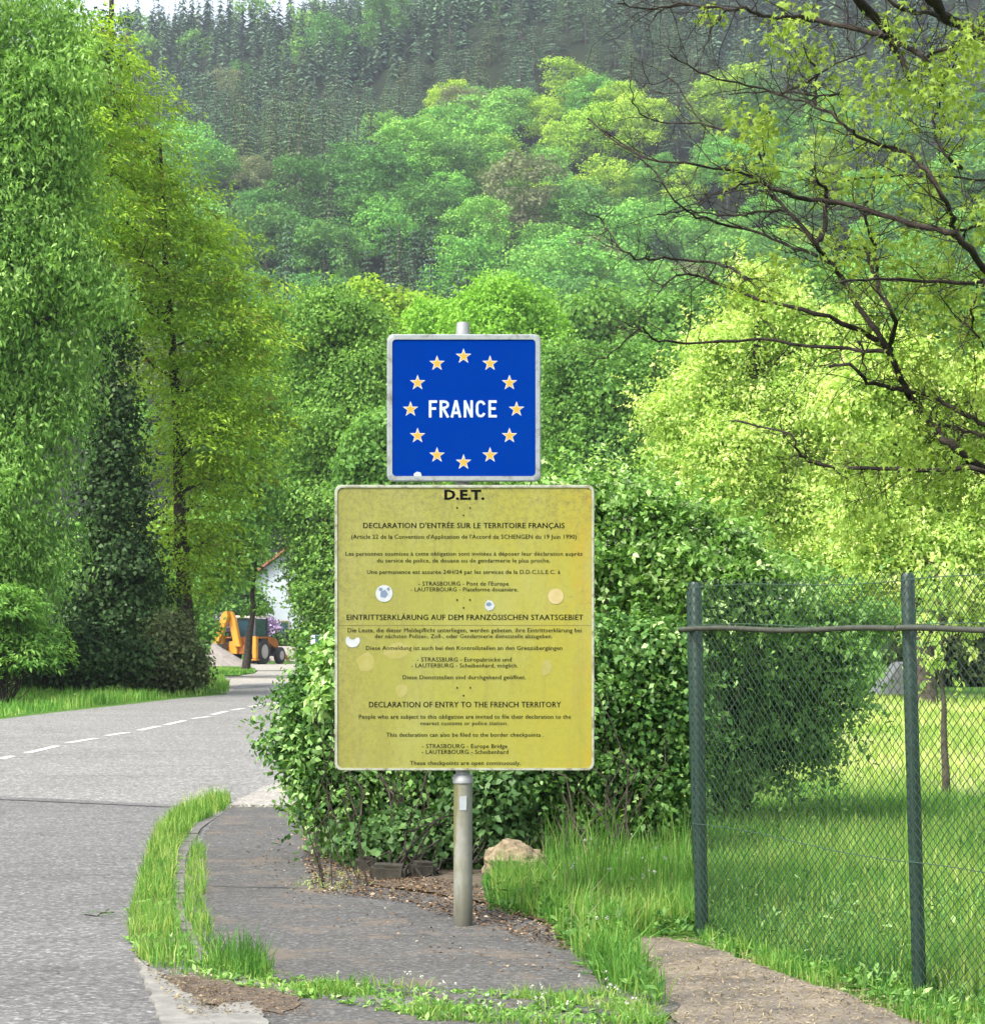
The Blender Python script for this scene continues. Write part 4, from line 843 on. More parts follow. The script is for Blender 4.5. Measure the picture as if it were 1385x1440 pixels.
def frame_ring(outer, inner, yf, yb, ysink):
    n = len(outer); V = [(x, yf + .004, z) for x, z in outer] + [(x * 1, yf, z) for x, z in [((a[0] * .8 + b[0] * .2), (a[1] * .8 + b[1] * .2)) for a, b in zip(outer, inner)]] + [(x, yf, z) for x, z in inner] + [(x, ysink, z) for x, z in inner] + [(x, yb, z) for x, z in outer]
    F = []
    for k, l in ((0, 1), (1, 2), (2, 3), (4, 0)):
        for i in range(n): j = (i + 1) % n; F.append((k * n + i, k * n + j, l * n + j, l * n + i))
    return V, F
def dirty(name, col, dirt, scale, lo, hi, rough=.45, metal=0, extra=None):
    m, t, b, co = newmat(name)
    c = ramp(t, noise(t, co, scale, 8, .75), [(lo, dirt), (hi, col)]).outputs[0]
    if extra: c = extra(t, co, c)
    t.links.new(c, b.inputs['Base Color']); b.inputs['Roughness'].default_value = rough; b.inputs['Metallic'].default_value = metal
    return m
M['rim'] = dirty('grey_rim', (.23, .255, .26), (.09, .09, .075), 16, .33, .5, .5)
M['yrim'] = dirty('pale_rim', (.30, .32, .24), (.12, .105, .06), 14, .36, .52, .6)
def bluex(t, co, c):
    s = ramp(t, noise(t, co, 5, 3), [(.3, (.9, .93, 1)), (.7, (1.05, 1.05, 1))]); return mix(t, 1.0, c, s.outputs[0], 'MULTIPLY')
M['blue'] = dirty('blue_film', (.0005, .025, .205), (.001, .022, .165), 30, .2, .45, .75, 0, bluex); M['blue'].node_tree.nodes['Principled BSDF'].inputs['Specular IOR Level'].default_value = .0
def yellow_mat():
    m, t, b, co = newmat('faded_yellow')
    s = N(t, 'ShaderNodeSeparateXYZ'); t.links.new(co, s.inputs[0])
    g = N(t, 'ShaderNodeMapRange'); g.inputs['From Min'].default_value = -1.0; g.inputs['From Max'].default_value = .82; t.links.new(s.outputs[0], g.inputs[0])
    nz = noise(t, co, 3.2, 6, .7)
    ad = N(t, 'ShaderNodeMath', operation='MULTIPLY_ADD'); ad.inputs[1].default_value = .7; ad.inputs[2].default_value = -.35; t.links.new(nz, ad.inputs[0])
    a2 = N(t, 'ShaderNodeMath', operation='ADD'); a2.use_clamp = True; t.links.new(ad.outputs[0], a2.inputs[0]); t.links.new(g.outputs[0], a2.inputs[1])
    c = ramp(t, a2.outputs[0], [(0, (.19, .18, .034)), (.5, (.235, .24, .032)), (.85, (.27, .25, .02)), (1, (.31, .225, .010))]).outputs[0]
    pale = ramp(t, noise(t, co, 2.2, 5, .6, (1.5, 1, .7)), [(.5, (0, 0, 0)), (.72, (1, 1, 1))]); c = mix(t, mix(t, .6, (0, 0, 0), pale.outputs[0]), c, (.27, .275, .085))
    drip = ramp(t, noise(t, co, 9, 7, .7, (1.6, 1, .16)), [(.52, (0, 0, 0)), (.75, (1, 1, 1))]); c = mix(t, mix(t, .45, (0, 0, 0), drip.outputs[0]), c, (.15, .13, .035))
    # grime thicker towards the top edge and the left edge
    tz = N(t, 'ShaderNodeMapRange'); tz.inputs['From Min'].default_value = 1.72; tz.inputs['From Max'].default_value = 2.15; t.links.new(s.outputs[2], tz.inputs[0])
    tx = N(t, 'ShaderNodeMapRange'); tx.inputs['From Min'].default_value = -.3; tx.inputs['From Max'].default_value = -.65; t.links.new(s.outputs[0], tx.inputs[0])
    mxx = N(t, 'ShaderNodeMath', operation='MAXIMUM'); t.links.new(tz.outputs[0], mxx.inputs[0]); t.links.new(tx.outputs[0], mxx.inputs[1])
    mx2 = N(t, 'ShaderNodeMath', operation='MAXIMUM'); mx2.inputs[1].default_value = .3; t.links.new(mxx.outputs[0], mx2.inputs[0]); mxx = mx2
    sp = ramp(t, noise(t, co, 34, 9, .9), [(.45, (0, 0, 0)), (.62, (1, 1, 1))])
    f = N(t, 'ShaderNodeMath', operation='MULTIPLY'); t.links.new(mxx.outputs[0], f.inputs[0]); t.links.new(sp.outputs[0], f.inputs[1]); c = mix(t, mix(t, .75, (0, 0, 0), f.outputs[0]), c, (.085, .072, .025))
    v = N(t, 'ShaderNodeTexVoronoi', feature='DISTANCE_TO_EDGE'); v.inputs['Scale'].default_value = 17
    wn = N(t, 'ShaderNodeTexNoise'); wn.inputs['Scale'].default_value = 12; t.links.new(co, wn.inputs['Vector']); wv = mix(t, .12, co, wn.outputs['Color']); t.links.new(wv, v.inputs['Vector'])
    cr = ramp(t, v.outputs['Distance'], [(0, (1, 1, 1)), (.02, (0, 0, 0))]); ms = ramp(t, noise(t, co, 4, 4), [(.5, (0, 0, 0)), (.62, (1, 1, 1))])
    f2 = mix(t, 1.0, cr.outputs[0], ms.outputs[0], 'MULTIPLY'); c = mix(t, mix(t, .5, (0, 0, 0), f2), c, (.10, .082, .025))
    t.links.new(c, b.inputs['Base Color']); b.inputs['Roughness'].default_value = .5
    return m
M['yellow'] = yellow_mat()
M['ink'] = dirty('faded_ink', (.010, .012, .006), (.06, .06, .02), 40, .3, .5, .7)
M['inkb'] = simple('black_ink', (.006, .006, .005), .8, spec=.05)
M['ink'].node_tree.nodes['Principled BSDF'].inputs['Specular IOR Level'].default_value = .05
M['white_print'] = simple('white_print', (.40, .47, .52), .5, 0, .03)
M['amber'] = simple('amber_print', (.50, .26, .02), .5, 0, .03)
YF = -.062
def panel(name, x0, x1, z0, z1, r, rimw, face, rim, label):
    mb = MB(); o = rrect(x0, x1, z0, z1, r); i = rrect(x0 + rimw, x1 - rimw, z0 + rimw, z1 - rimw, max(.012, r - rimw * .5))
    mb.prism(rrect(x0 + rimw * .5, x1 - rimw * .5, z0 + rimw * .5, z1 - rimw * .5, max(.012, r - rimw * .5)), YF + .002, YF + .022)
    p = mb.build(name, face, sign, label=label)
    V, F = frame_ring(o, i, YF - .003, YF + .030, YF + .0025); mb = MB(); mb.add(V, F); mb.build('rim', rim, p, smooth=35)
    mb = MB()
    for zc in ((z0 * .75 + z1 * .25), (z0 * .25 + z1 * .75)): mb.box((0, YF + .034, zc), ((x1 - x0) * .9, .022, .04))
    mb.build('bracket', M['steel'], p)
    return p
bp = panel('blue_panel', su(545), su(760), sv(678), sv(472), .032, .026, M['blue'], M['rim'], 'square blue panel with a ring of stars')
yp = panel('yellow_panel', su(472), su(835), sv(1083), sv(683), .034, .013, M['yellow'], M['yrim'], 'weathered yellow panel of small printed text')
yface = YF + .002
def star_mesh():
    mb = MB()
    for k, (Rr, y, mi) in enumerate(((.0405, 0, 0), (.031, -.0006, 1))):
        pts = [(Rr * (1 if i % 2 == 0 else .4) * math.sin(i * PI / 5), Rr * (1 if i % 2 == 0 else .4) * math.cos(i * PI / 5)) for i in range(10)]
        mb.prism(pts, y - .0006, y, mi)
    return mb.mesh('star', [M['white_print'], M['amber']])
sm = star_mesh()
for k in range(12):
    a = k * PI / 6; put('star', sm, bp, (su(652) + .263 * math.sin(a), yface - .0004, sv(577) + .263 * math.cos(a)))
def text(s, x0, x1, ytop, ybot, mat, parent, bold=0.0, name='lettering', prt=None):
    cu = bpy.data.curves.new(name, 'FONT'); cu.body = s; cu.size = 1; cu.resolution_u = 2; cu.offset = bold; cu.space_character = 1.04
    o = bpy.data.objects.new(name, cu); C.objects.link(o); bpy.context.view_layer.update()
    me = bpy.data.meshes.new_from_object(o); bpy.data.objects.remove(o); bpy.data.curves.remove(cu)
    v = np.array([q.co[:] for q in me.vertices]); lo, hi = v.min(0), v.max(0)
    caph = .73 if any(c in s for c in 'gjpqy,Ç(') or 1 else hi[1]
    k = (sv(ytop) - sv(ybot)) / caph; kx = (su(x1) - su(x0)) / (hi[0] - lo[0])
    q = np.stack([(v[:, 0] - lo[0]) * kx + su(x0), 0 * v[:, 0], v[:, 1] * k + sv(ybot)], 1)
    me.vertices.foreach_set('co', q.astype(np.float32).ravel()); me.materials.clear(); me.materials.append(mat); me.update()
    for p in me.polygons: p.material_index = 0
    bm = bmesh.new(); bm.from_mesh(me); d_ = bmesh.ops.duplicate(bm, geom=bm.faces[:])
    for g in d_['geom']:
        if isinstance(g, bmesh.types.BMVert): g.co.x += .0011 if sv(ytop) - sv(ybot) > .027 else .0007; g.co.y -= .0002
    bm.to_mesh(me); bm.free()
    return put(name, me, parent, (0, yface - .0012, 0))
def strokes(parent, mat, x0, px0, ytop, ybot):
    H = sv(ytop) - sv(ybot); z0 = sv(ybot); w_, t_ = .0455, .0128
    def poly(mb, pts, k):
        for q, (a, b) in enumerate(zip(pts, pts[1:])):
            a = Vector(a); b = Vector(b); d = (b - a).normalized(); n = Vector((-d.y, d.x)) * t_ / 2
            yy = yface - .0012 - .00012 * ((q * 5 + k) % 13)
            mb.prism([tuple(a - n - d * t_ * .0), tuple(b - n), tuple(b + n), tuple(a + n)], yy - .0002, yy)
    h = t_ / 2
    def arc(cx, cz, rx, rz, a0, a1, n=8): return [(cx + rx * math.cos(R(a0 + (a1 - a0) * i / n)), cz + rz * math.sin(R(a0 + (a1 - a0) * i / n))) for i in range(n + 1)]
    G_ = {'F': [[(h, 0), (h, H)], [(0, H - h), (w_ * .9, H - h)], [(0, H * .52), (w_ * .8, H * .52)]],
          'R': [[(h, 0), (h, H)], [(0, H - h)] + arc(w_ * .55, H * .745, w_ * .36, H * .255 - h, 90, -90) + [(0, H * .49)], [(w_ * .42, H * .5), (w_ * .93, 0)]],
          'A': [[(h * .6, 0), (w_ * .54, H)], [(w_ * .54, H), (w_ * 1.08 - h * .6, 0)], [(w_ * .2, H * .27), (w_ * .88, H * .27)]],
          'N': [[(h, 0), (h, H)], [(h, H - h * .6), (w_ - h, h * .6)], [(w_ - h, 0), (w_ - h, H)]],
          'C': [arc(w_ * .5, H * .68, w_ * .54 - h, H * .32 - h, 15, 180) + arc(w_ * .5, H * .32, w_ * .54 - h, H * .32 - h, 180, 345)],
          'E': [[(h, 0), (h, H)], [(0, H - h), (w_ * .9, H - h)], [(0, H * .52), (w_ * .8, H * .52)], [(0, h), (w_ * .92, h)]]}
    for ch, px in zip('FRANCE', px0):
        mb = MB(); k = 0
        for st in G_[ch]: poly(mb, [(x + su(px), z + z0) for x, z in st], k); k += 3
        mb.build('letter', mat, parent)
strokes(bp, M['white_print'], 0, (603.5, 618.6, 634.5, 652.3, 669.6, 686.8), 564.5, 588.5)
K = M['ink']; KB = M['inkb']
text('D.E.T.', 625, 681, 689.5, 703, KB, yp, .04)
lines = [("DECLARATION D'ENTRÉE SUR LE TERRITOIRE FRANÇAIS", 511.6, 793, 735.5, 743.5, 0, 1), ("(Article 22 de la Convention d'Application de l'Accord de SCHENGEN du 19 Juin 1990)", 495, 810, 752, 758.3, 0, 0),
    ("Les personnes soumises à cette obligation sont invitées à déposer leur déclaration auprès", 487, 818, 776, 782, 0, 0), ("du service de police, de douane ou de gendarmerie le plus proche.", 531, 773, 785.5, 791.5, 0, 0),
    ("Une permanence est assurée 24H/24 par les services de la D.D.C.I.L.E.C. à", 517, 787, 801.5, 807.5, 0, 0), ("- STRASBOURG - Pont de l'Europe", 589, 715, 817.8, 824, 0, 0), ("- LAUTERBOURG - Plateforme douanière.", 578, 728, 826, 832, 0, 0),
    ("EINTRITTSERKLÄRUNG AUF DEM FRANZÖSISCHEN STAATSGEBIET", 488.6, 819, 864, 872, 0, 1), ("Die Leute, die dieser Meldepflicht unterliegen, werden gebeten, ihre Eintrittserklärung bei", 490, 817, 883, 889.3, 0, 0),
    ("der nächsten Polizei-, Zoll-, oder Gendarmerie dienststelle abzugeben.", 528, 776, 891.5, 897.5, 0, 0), ("Diese Anmeldung ist auch bei den Kontrollstellen an den Grenzübergängen", 515.6, 790, 908, 914, 0, 0),
    ("- STRASSBURG - Europabrücke und", 587, 719, 924, 930.3, 0, 0), ("- LAUTERBURG - Scheibenhard, möglich.", 579, 728, 932.5, 938.5, 0, 0), ("Diese Dienststellen sind durchgehend geöffnet.", 567, 739, 949, 955, 0, 0),
    ("DECLARATION OF ENTRY TO THE FRENCH TERRITORY", 519.7, 788, 986, 994.3, 0, 1), ("People who are subject to this obligation are invited to file their declaration to the", 505.6, 802, 1004, 1010.3, 0, 0),
    ("nearest customs or police station.", 591.7, 713.6, 1013.5, 1019.2, 0, 0), ("This declaration can also be filed to the border checkpoints .", 544, 764, 1029.5, 1035.5, 0, 0), ("- STRASBOURG - Europe Bridge", 594, 713, 1045.3, 1051.6, 0, 0),
    ("- LAUTERBOURG - Scheibenhard", 593.6, 714.6, 1053.3, 1059.6, 0, 0), ("These checkpoints are open continuously.", 577, 731.7, 1069, 1075, 0, 0)]
for s, a, b_, t_, bt, bo, bk in lines: text(s, a, b_, t_, bt, KB if bk else K, yp, bo)
def disc(name, px, py, r, mat, parent, n=18, y=.0016, sx=1, seed=None, th=.0006):
    mb = MB(); r2 = np.random.RandomState(seed or 1)
    mb.prism([(su(px) + r / PPM * sx * (1 + (r2.uniform(-.18, .18) if seed else 0)) * math.cos(2 * PI * i / n), sv(py) + r / PPM * (1 + (r2.uniform(-.18, .18) if seed else 0)) * math.sin(2 * PI * i / n)) for i in range(n)], yface - y - th, yface - y)
    return mb.build(name, mat, parent)
for cx_, cy_ in ((643, 715), (661, 715), (652, 725.5), (643, 844), (661, 844), (652, 855), (643, 967), (661.5, 967), (652, 978)): disc('printed_dot', cx_, cy_, 1.3, K, yp, 8)
M['stk_white'] = simple('white_sticker', (.42, .45, .45), .5, 0, .12, 40)
M['stk_beige'] = simple('beige_sticker', (.40, .34, .17), .6, 0, .12, 40, col2=(.33, .26, .09))
M['stk_faint'] = simple('sticker_residue', (.27, .26, .085), .8, 0, .2, 30, col2=(.25, .225, .04))
M['stk_blue'] = simple('sticker_print', (.13, .19, .27), .5)
disc('round_sticker', 541, 835, 12, M['stk_white'], yp); disc('sticker_motif', 541, 836, 6, M['stk_blue'], yp, 5, .0024, seed=5)
disc('sticker_motif', 536, 829, 3, M['stk_blue'], yp, 5, .0024, seed=6); disc('sticker_motif', 547, 829, 2.6, M['stk_blue'], yp, 5, .0024, seed=7)
disc('beige_sticker', 781, 839, 11, M['stk_beige'], yp); disc('torn_sticker', 688, 852, 7.5, M['stk_white'], yp, 7, seed=3); disc('sticker_motif', 687, 850, 3.4, M['stk_blue'], yp, 5, .0024, seed=8, sx=1.3)
mb = MB(); q = [(497 + 10 * math.cos(R(a)), 901 + 9.5 * math.sin(R(a))) for a in range(-25, 216, 15)] + [(497 + 5 * math.cos(R(a)), 896 + 3.5 * math.sin(R(a))) for a in range(190, -10, -30)]
mb.prism([(su(a), sv(b_)) for a, b_ in q], yface - .0022, yface - .0016); mb.build('half_sticker', M['stk_white'], yp)
disc('sticker_residue', 768, 939, 12, M['stk_faint'], yp, 6, .0004, .75, 11); disc('sticker_residue', 516, 931, 13, M['stk_faint'], yp, 9, .0004, 1.0, 12, .0003); disc('sticker_residue', 565, 971, 9, M['stk_faint'], yp, 9, .0004, 1, 13)
disc('sticker_residue', 636, 697, 8, M['stk_faint'], yp, 10, .0004, 1.8, 14); disc('sticker_residue', 560, 915, 12, M['stk_faint'], yp, 9, .0004, 1.6, 15, .0003)
disc('small_sticker', 588, 670, 6.5, M['stk_white'], bp, 7, seed=9, y=.004); 
mb = MB(); mb.box(((su(472) + su(835)) / 2, yface - .0006, sv(879.5)), (su(832) - su(475), .0006, .0022)); mb.build('panel_seam', simple('seam', (.14, .12, .03), .7), yp)
sign.rotation_euler = (0, 0, R(0))

# ------------------------------------------------------------------ wire fence
M['fpost'] = simple('green_post', (.012, .038, .026), .45, 0, .18, 12, .1)
M['fwire'] = simple('green_wire', (.042, .085, .055), .5, 0, .2, 30)
M['frail'] = simple('weathered_rail', (.055, .06, .042), .6, 0, .25, 16, .3)
A_, B_ = Vector((*P(987, 1316), 0)), Vector((*P(1293, 1400), 0)); dF = (B_ - A_); LB = dF.length
fence = empty('wire_fence', A_, label='green chain-link fence with dark green posts on the right', cat='fence')
HF = 1.72
leans = [Vector((-.034, 0, HF)), Vector((-.05, 0, HF)), Vector((-.05, 0, HF)), Vector((-.05, 0, HF))]
bases = [Vector((0, 0, 0)), dF, dF * 2, dF * 3]
for k, (b0, l) in enumerate(zip(bases, leans)):
    mb = MB(); r0 = .029 if k else .032
    mb.tube([b0 - Vector((0, 0, .2)), b0, b0 + l * .5, b0 + l, b0 + l * 1.006], [r0, r0, r0, r0, r0 * .8], 16); mb.build('post', M['fpost'], fence, smooth=40)
nrm = Vector((dF.y, -dF.x, 0)).normalized()
if nrm.y > 0: nrm = -nrm
bk = Vector((.078, .997, 0)).normalized() * LB * 1.0   # the second run, going away from the corner post
def lenp(b0, l0, b1, l1, s, z, off):
    t = z / HF; a = b0 + l0 * t; b = b1 + l1 * t; return a.lerp(b, s) + nrm * off
def bay(b0, l0, b1, l1, off, name='mesh_panel', r=.0020):
    L = (b1 - b0).length; p = .0285; n = int(L / p); V, F = [], []; vs = .0225; nz = int((HF + .02) / vs); r2 = np.random.RandomState(3)
    Vn, Fn = [], []; cnt = 0
    for i in range(n):
        zig = i % 2
        pts = []
        for j in range(nz + 1):
            s = (i + (((j + zig) % 2) * 1.12 - .06)) * p / L
            sag = .004 * math.sin(j * .23 + i * .11) + .012 * math.sin(s * 3.1)
            pts.append(lenp(b0, l0, b1, l1, min(max(s, 0), 1), j * vs, off + (.0022 if (j + zig) % 2 else -.0022)) + nrm * sag * .3 + Vector((0, 0, .006 * math.sin(s * 9))))
        P3 = np.array([q[:] for q in pts]); m = len(P3)
        d = np.array(dF.normalized() if (b1 - b0).dot(dF) > .5 else (b1 - b0).normalized()); nn = np.array(nrm)
        ring = np.stack([P3 + nn * r, P3 - nn * r * .5 + d * r, P3 - nn * r * .5 - d * r], 1)
        Vn.append(ring.reshape(-1, 3)); i0 = np.arange(m - 1)[:, None] * 3 + cnt
        for q in range(3): q2 = (q + 1) % 3; Fn.append(np.concatenate([i0 + q, i0 + q2, i0 + 3 + q2, i0 + 3 + q], 1))
        cnt += m * 3
    me = npmesh(name, np.concatenate(Vn), np.concatenate(Fn), [M['fwire']]); return put(name, me, fence, kind='stuff')
for k in range(3): bay(bases[k], leans[k], bases[k + 1], leans[k + 1], .036)
bay(bases[0] + Vector((-.03, 0, 0)), leans[0], bases[0] + bk, Vector((-.04, 0, HF)), 0)
mb = MB(); mb.tube([bases[0] + bk - Vector((0, 0, .2)), bases[0] + bk, bases[0] + bk + Vector((-.04, 0, HF))], .03, 12); mb.build('post', M['fpost'], fence, smooth=40)
for k in range(3):
    mb = MB(); pts = [lenp(bases[k], leans[k], bases[k + 1], leans[k + 1], s, 1.5 + .006 * math.sin(s * 9 + k), .055) for s in np.linspace(-.03 if k == 0 else .004, .996, 12)]
    mb.tube(pts, .0125, 8); mb.build('rail', M['frail'], fence, smooth=50)
    for z in (1.70, 1.515, .55):
        mb = MB(); mb.tube([lenp(bases[k], leans[k], bases[k + 1], leans[k + 1], s, z + .01 * math.sin(s * 6), .044) for s in np.linspace(.004, .996, 12)], .0022, 5); mb.build('tension_wire', M['fwire'], fence)

# ------------------------------------------------------------------ near tree, upper right: traced limbs, bare twigs, young leaves
YT = 14.0
def z4(*p): return [(820 + a / 2.451, b_ / 2.451) for a, b_ in p]
def z5(*p): return [(820 + a / 2.451, 380 + b_ / 2.451) for a, b_ in p]
trunk_base = (2.55 + .9, 14.4)
limbs = [
 (z5((1700, 900), (1500, 760), (1385, 690), (1310, 640), (1250, 580), (1190, 520), (1150, 470), (1110, 400), (1050, 270), (990, 180), (930, 90), (880, 0)) + z4((850, 900), (800, 840), (740, 770), (650, 670), (620, 630), (530, 590), (350, 560), (180, 530), (20, 410)), 15, 2.2, .0),
 (z5((1500, 760), (1385, 690), (1150, 690), (900, 680), (760, 650), (740, 620), (700, 560), (500, 520)), 9, 2, -.3),
 (z5((1050, 270), (960, 210), (800, 150), (600, 95), (440, 40), (390, 15), (320, 20), (250, 85)), 9, 2, .2),
 (z5((1050, 280), (850, 265), (600, 235), (350, 250), (240, 235), (190, 200), (100, 280), (20, 330)), 6, 1.5, .5),
 (z4((1700, 1250), (1500, 1050), (1385, 925), (1280, 810), (1130, 770), (930, 710), (780, 690), (700, 665), (640, 640)), 12, 5, -.6),
 (z4((1280, 810), (1265, 740), (1250, 700), (1200, 610), (1150, 560), (1100, 520), (950, 470), (900, 430), (800, 360), (690, 330), (560, 290), (430, 260), (300, 190)), 8, 2, -.5),
 (z4((880, 325), (800, 325), (640, 315), (500, 325)), 4, 2, .4),
 (z4((800, -260), (880, -120), (950, 0), (1040, 100), (1080, 170), (1125, 270)), 20, 8, .3),
 (z4((1060, 140), (1120, 160), (1180, 205)), 9, 7, .2),
 (z4((1040, 130), (1000, 110), (830, 75), (740, 60), (640, 55), (560, 30), (500, 30), (330, 10), (220, 32), (120, 10)), 9, 2, -.2),
 (z4((1130, -100), (1200, 0), (1270, 70), (1350, 100), (1450, 180)), 18, 14, .6),
 (z4((1500, 640), (1385, 620), (1200, 608), (1000, 612), (870, 627)), 5, 2, .7),
 (z4((1500, 985), (1385, 972), (1180, 967), (1010, 960), (880, 968)), 7, 3, -.8),
 (z4((1300, 580), (1260, 540), (1220, 490), (1210, 430), (1225, 360), (1235, 290), (1290, 195)), 6, 2, .3),
 (z4((800, 845), (830, 790), (835, 700), (828, 650), (800, 620)), 9, 4, -.1),
 (z4((1010, 975), (1000, 850), (970, 740), (990, 680), (1005, 620)), 6, 2, .2),
 (z4((795, 358), (800, 320), (800, 260), (760, 160)), 6, 2, 0),
 (z4((690, 320), (770, 280), (870, 220), (980, 180)), 4, 2, .2),
 (z4((800, 880), (700, 840), (600, 800), (420, 750), (340, 715), (250, 600), (180, 530), (100, 470), (20, 410)), 5, 1.5, .6),
 (z4((690, 725), (600, 730), (540, 742), (440, 735), (350, 725), (260, 740)), 4, 2, .4),
 (z4((560, 960), (520, 930), (460, 910), (330, 890), (230, 892), (160, 880), (100, 820), (70, 770), (50, 740)), 5, 2, .5),
 (z4((620, 630), (540, 640), (450, 670), (350, 715)), 4, 1.5, .3),
 (z5((1050, 275), (1075, 200), (1050, 120), (1010, 40), (970, -80)), 8, 4, -.4),
 (z5((1110, 410), (1050, 405), (980, 385), (920, 325), (850, 330)), 7, 4, .1),
 (z5((1385, 530), (1300, 490), (1230, 450), (1120, 410)), 7, 5, -.2),
 (z5((1500, 600), (1385, 575), (1300, 550), (1230, 530)), 6, 4, .3),
 (z4((600, 480), (620, 560), (622, 420), (640, 380)), 3, 1.5, .1),
 (z4((500, 450), (400, 425), (290, 425), (200, 390), (160, 300), (165, 240)), 3.5, 1, .6),
 (z4((400, 410), (350, 340), (310, 270), (230, 290), (205, 200)), 2.5, 1, .5),
 (z4((380, 20), (300, 20), (240, 60), (220, 110)), 4, 1.5, 0), (z4((500, 30), (440, 110), (430, 130), (380, 260)), 3, 1, 0),
 (z4((1180, 200), (1260, 160), (1340, 125), (1450, 100)), 5, 4, .3), (z4((1000, -60), (1100, 30), (1180, 40), (1250, 70), (1330, 90)), 6, 5, .4),
 (z5((960, 250), (965, 300), (975, 360)), 4, 2, 0), (z4((770, 640), (790, 600), (795, 575)), 3, 1.5, 0), (z4((1385, 760), (1330, 785), (1280, 795)), 5, 4, 0),
 (z5((1340, 200), (1340, 130), (1380, 40)), 4, 3, -.3), (z5((1380, 260), (1330, 200), (1310, 160)), 3, 2, -.3)]
tmr = empty('maple_tree', (*trunk_base, 0), label='near tree with dark bare branches and young leaves reaching in from the upper right', cat='tree')
tb = Vector((*trunk_base, 0)); r3 = np.random.RandomState(8)
mb = MB(); tt = [Vector((0, 0, -.1)), Vector((0, 0, .6)), Vector((.02, 0, 1.6)), Vector((.03, -.05, 2.4)), Vector((.05, -.1, 3.4)), Vector((.02, -.1, 4.6)), Vector((-.1, -.1, 5.8)), Vector((-.3, 0, 7.2))]
mb.tube(tt, [.24, .18, .17, .16, .14, .11, .08, .04], 14)
joins = [(Vector(W(1514, 747, YT)) - tb, 2), (Vector(W(1514, 510, YT)) - tb, 4), (Vector(W(1146, -106, YT + .3)) - tb, 7), (Vector(W(1281, -40, YT + .6)) - tb, 6), (Vector(W(1432, 690, YT - .3)) - tb, 3), (Vector(W(1432, 402, YT - .8)) - tb, 4), (Vector(W(1432, 261, YT + .7)) - tb, 5)]
for e, k in joins: mb.tube([tt[k], tt[k].lerp(e, .5) + Vector((0, 0, .05)), e], [.075, .06, .035], 8)
mb.build('trunk', M['darkbark'], tmr, smooth=60)
anchors, twV, twF, tn = [], [], [], 0
def addtw(pts, rad, n=4):
    global tn
    v, f = tube(pts, rad, n, False); twV.extend([q[:] for q in v]); twF.extend([tuple(i + tn for i in g) for g in f]); tn += len(v)
def catmull(q, m=4):
    out = []
    for i in range(len(q) - 1):
        a, b, c, d = q[max(i - 1, 0)], q[i], q[i + 1], q[min(i + 2, len(q) - 1)]
        for k in range(m):
            t = k / m; out.append(.5 * ((2 * b) + (c - a) * t + (2 * a - 5 * b + 4 * c - d) * t * t + (3 * b - a - 3 * c + d) * t ** 3))
    out.append(q[-1]); return out
for pts, w0, w1, dy in limbs:
    q = []; n = len(pts)
    for i, (px, py) in enumerate(pts):
        Yq = YT + dy * min(1, i / 2.5) + .25 * math.sin(i * 1.3 + dy * 9); q.append(Vector(W(px, py, Yq)) - tb)
    c = catmull(q, 4); m = len(c); rad = [max(.0018, (w0 + (w1 - w0) * (i / (m - 1)) ** .7) / 2 / FPX * YT * (1 + .12 * math.sin(i * 2.1 + w0)) * 1.05) for i in range(m)]
    c = [p + Vector(r3.normal(size=3)) * .006 for p in c]
    V, F = tube(c, rad, 7); mb = MB(); mb.add(V, F); mb.build('branch', M['twigbark'], tmr, smooth=60)
    for i in range(1, m - 1):
        anchors.append((c[i], (c[i + 1] - c[i - 1]).normalized(), rad[i]))
def twig(p, d, L, r, depth):
    k = 4; pts = [p]; dd = d.copy()
    for i in range(k):
        dd = (dd + Vector(r3.normal(size=3)) * .22 + Vector((0, 0, .04))).normalized(); pts.append(pts[-1] + dd * L / k)
    addtw(pts, [r, r * .85, r * .7, r * .55, r * .35], 4 if r > .002 else 3)
    if depth > 0:
        for i in (1, 2, 3, 4):
            if r3.rand() < .75:
                s = (dd + Vector(r3.normal(size=3)) * .8).normalized(); twig(pts[i], s, L * r3.uniform(.35, .6), r * .55, depth - 1)
    return pts
for p, t, r in anchors:
    if r3.rand() < .8:
        d = (Vector(r3.normal(size=3)) + t * .9 + Vector((-.35, 0, .0))).normalized()
        twig(p, d, r3.uniform(.12, .5), min(.0042, r * .55), 2 if r3.rand() < .5 else 1)
put('twigs', npmesh('twigs', twV, twF, [M['twigbark']]), tmr, kind='stuff')
# five-lobed leaves hanging in tufts
def maple_leaf(c, d, nrm_, s):
    d = d.normalized(); sd = d.cross(nrm_).normalized(); n = sd.cross(d); out = [c]
    for a, r in ((-130, .45), (-95, .28), (-70, .8), (-40, .35), (0, 1.05), (40, .35), (70, .8), (95, .28), (130, .45)):
        a = R(a); out.append(c + (d * math.cos(a) + sd * math.sin(a)) * r * s + n * (-.18 * s * r * r))
    return out
LV, LF, LA = [], [], []
def tuft(p, nn, spread, s, vb):
    for _ in range(nn):
        c = p + Vector(r3.normal(size=3)) * spread; c.z -= abs(r3.normal()) * spread * .4
        d = (Vector(r3.normal(size=3)) * .6 + Vector((0, 0, -.8))).normalized(); nr = (Vector(r3.normal(size=3)) * .5 + Vector((0, -.4, .9))).normalized()
        o = maple_leaf(c, d, nr, s * r3.uniform(.6, 1.2)); n0 = len(LV); LV.extend([q[:] for q in o]); v = min(1, max(0, r3.normal(vb, .16))); LA.extend([v] * len(o))
        LF.extend([(n0, n0 + i, n0 + i + 1) for i in range(1, 9)])
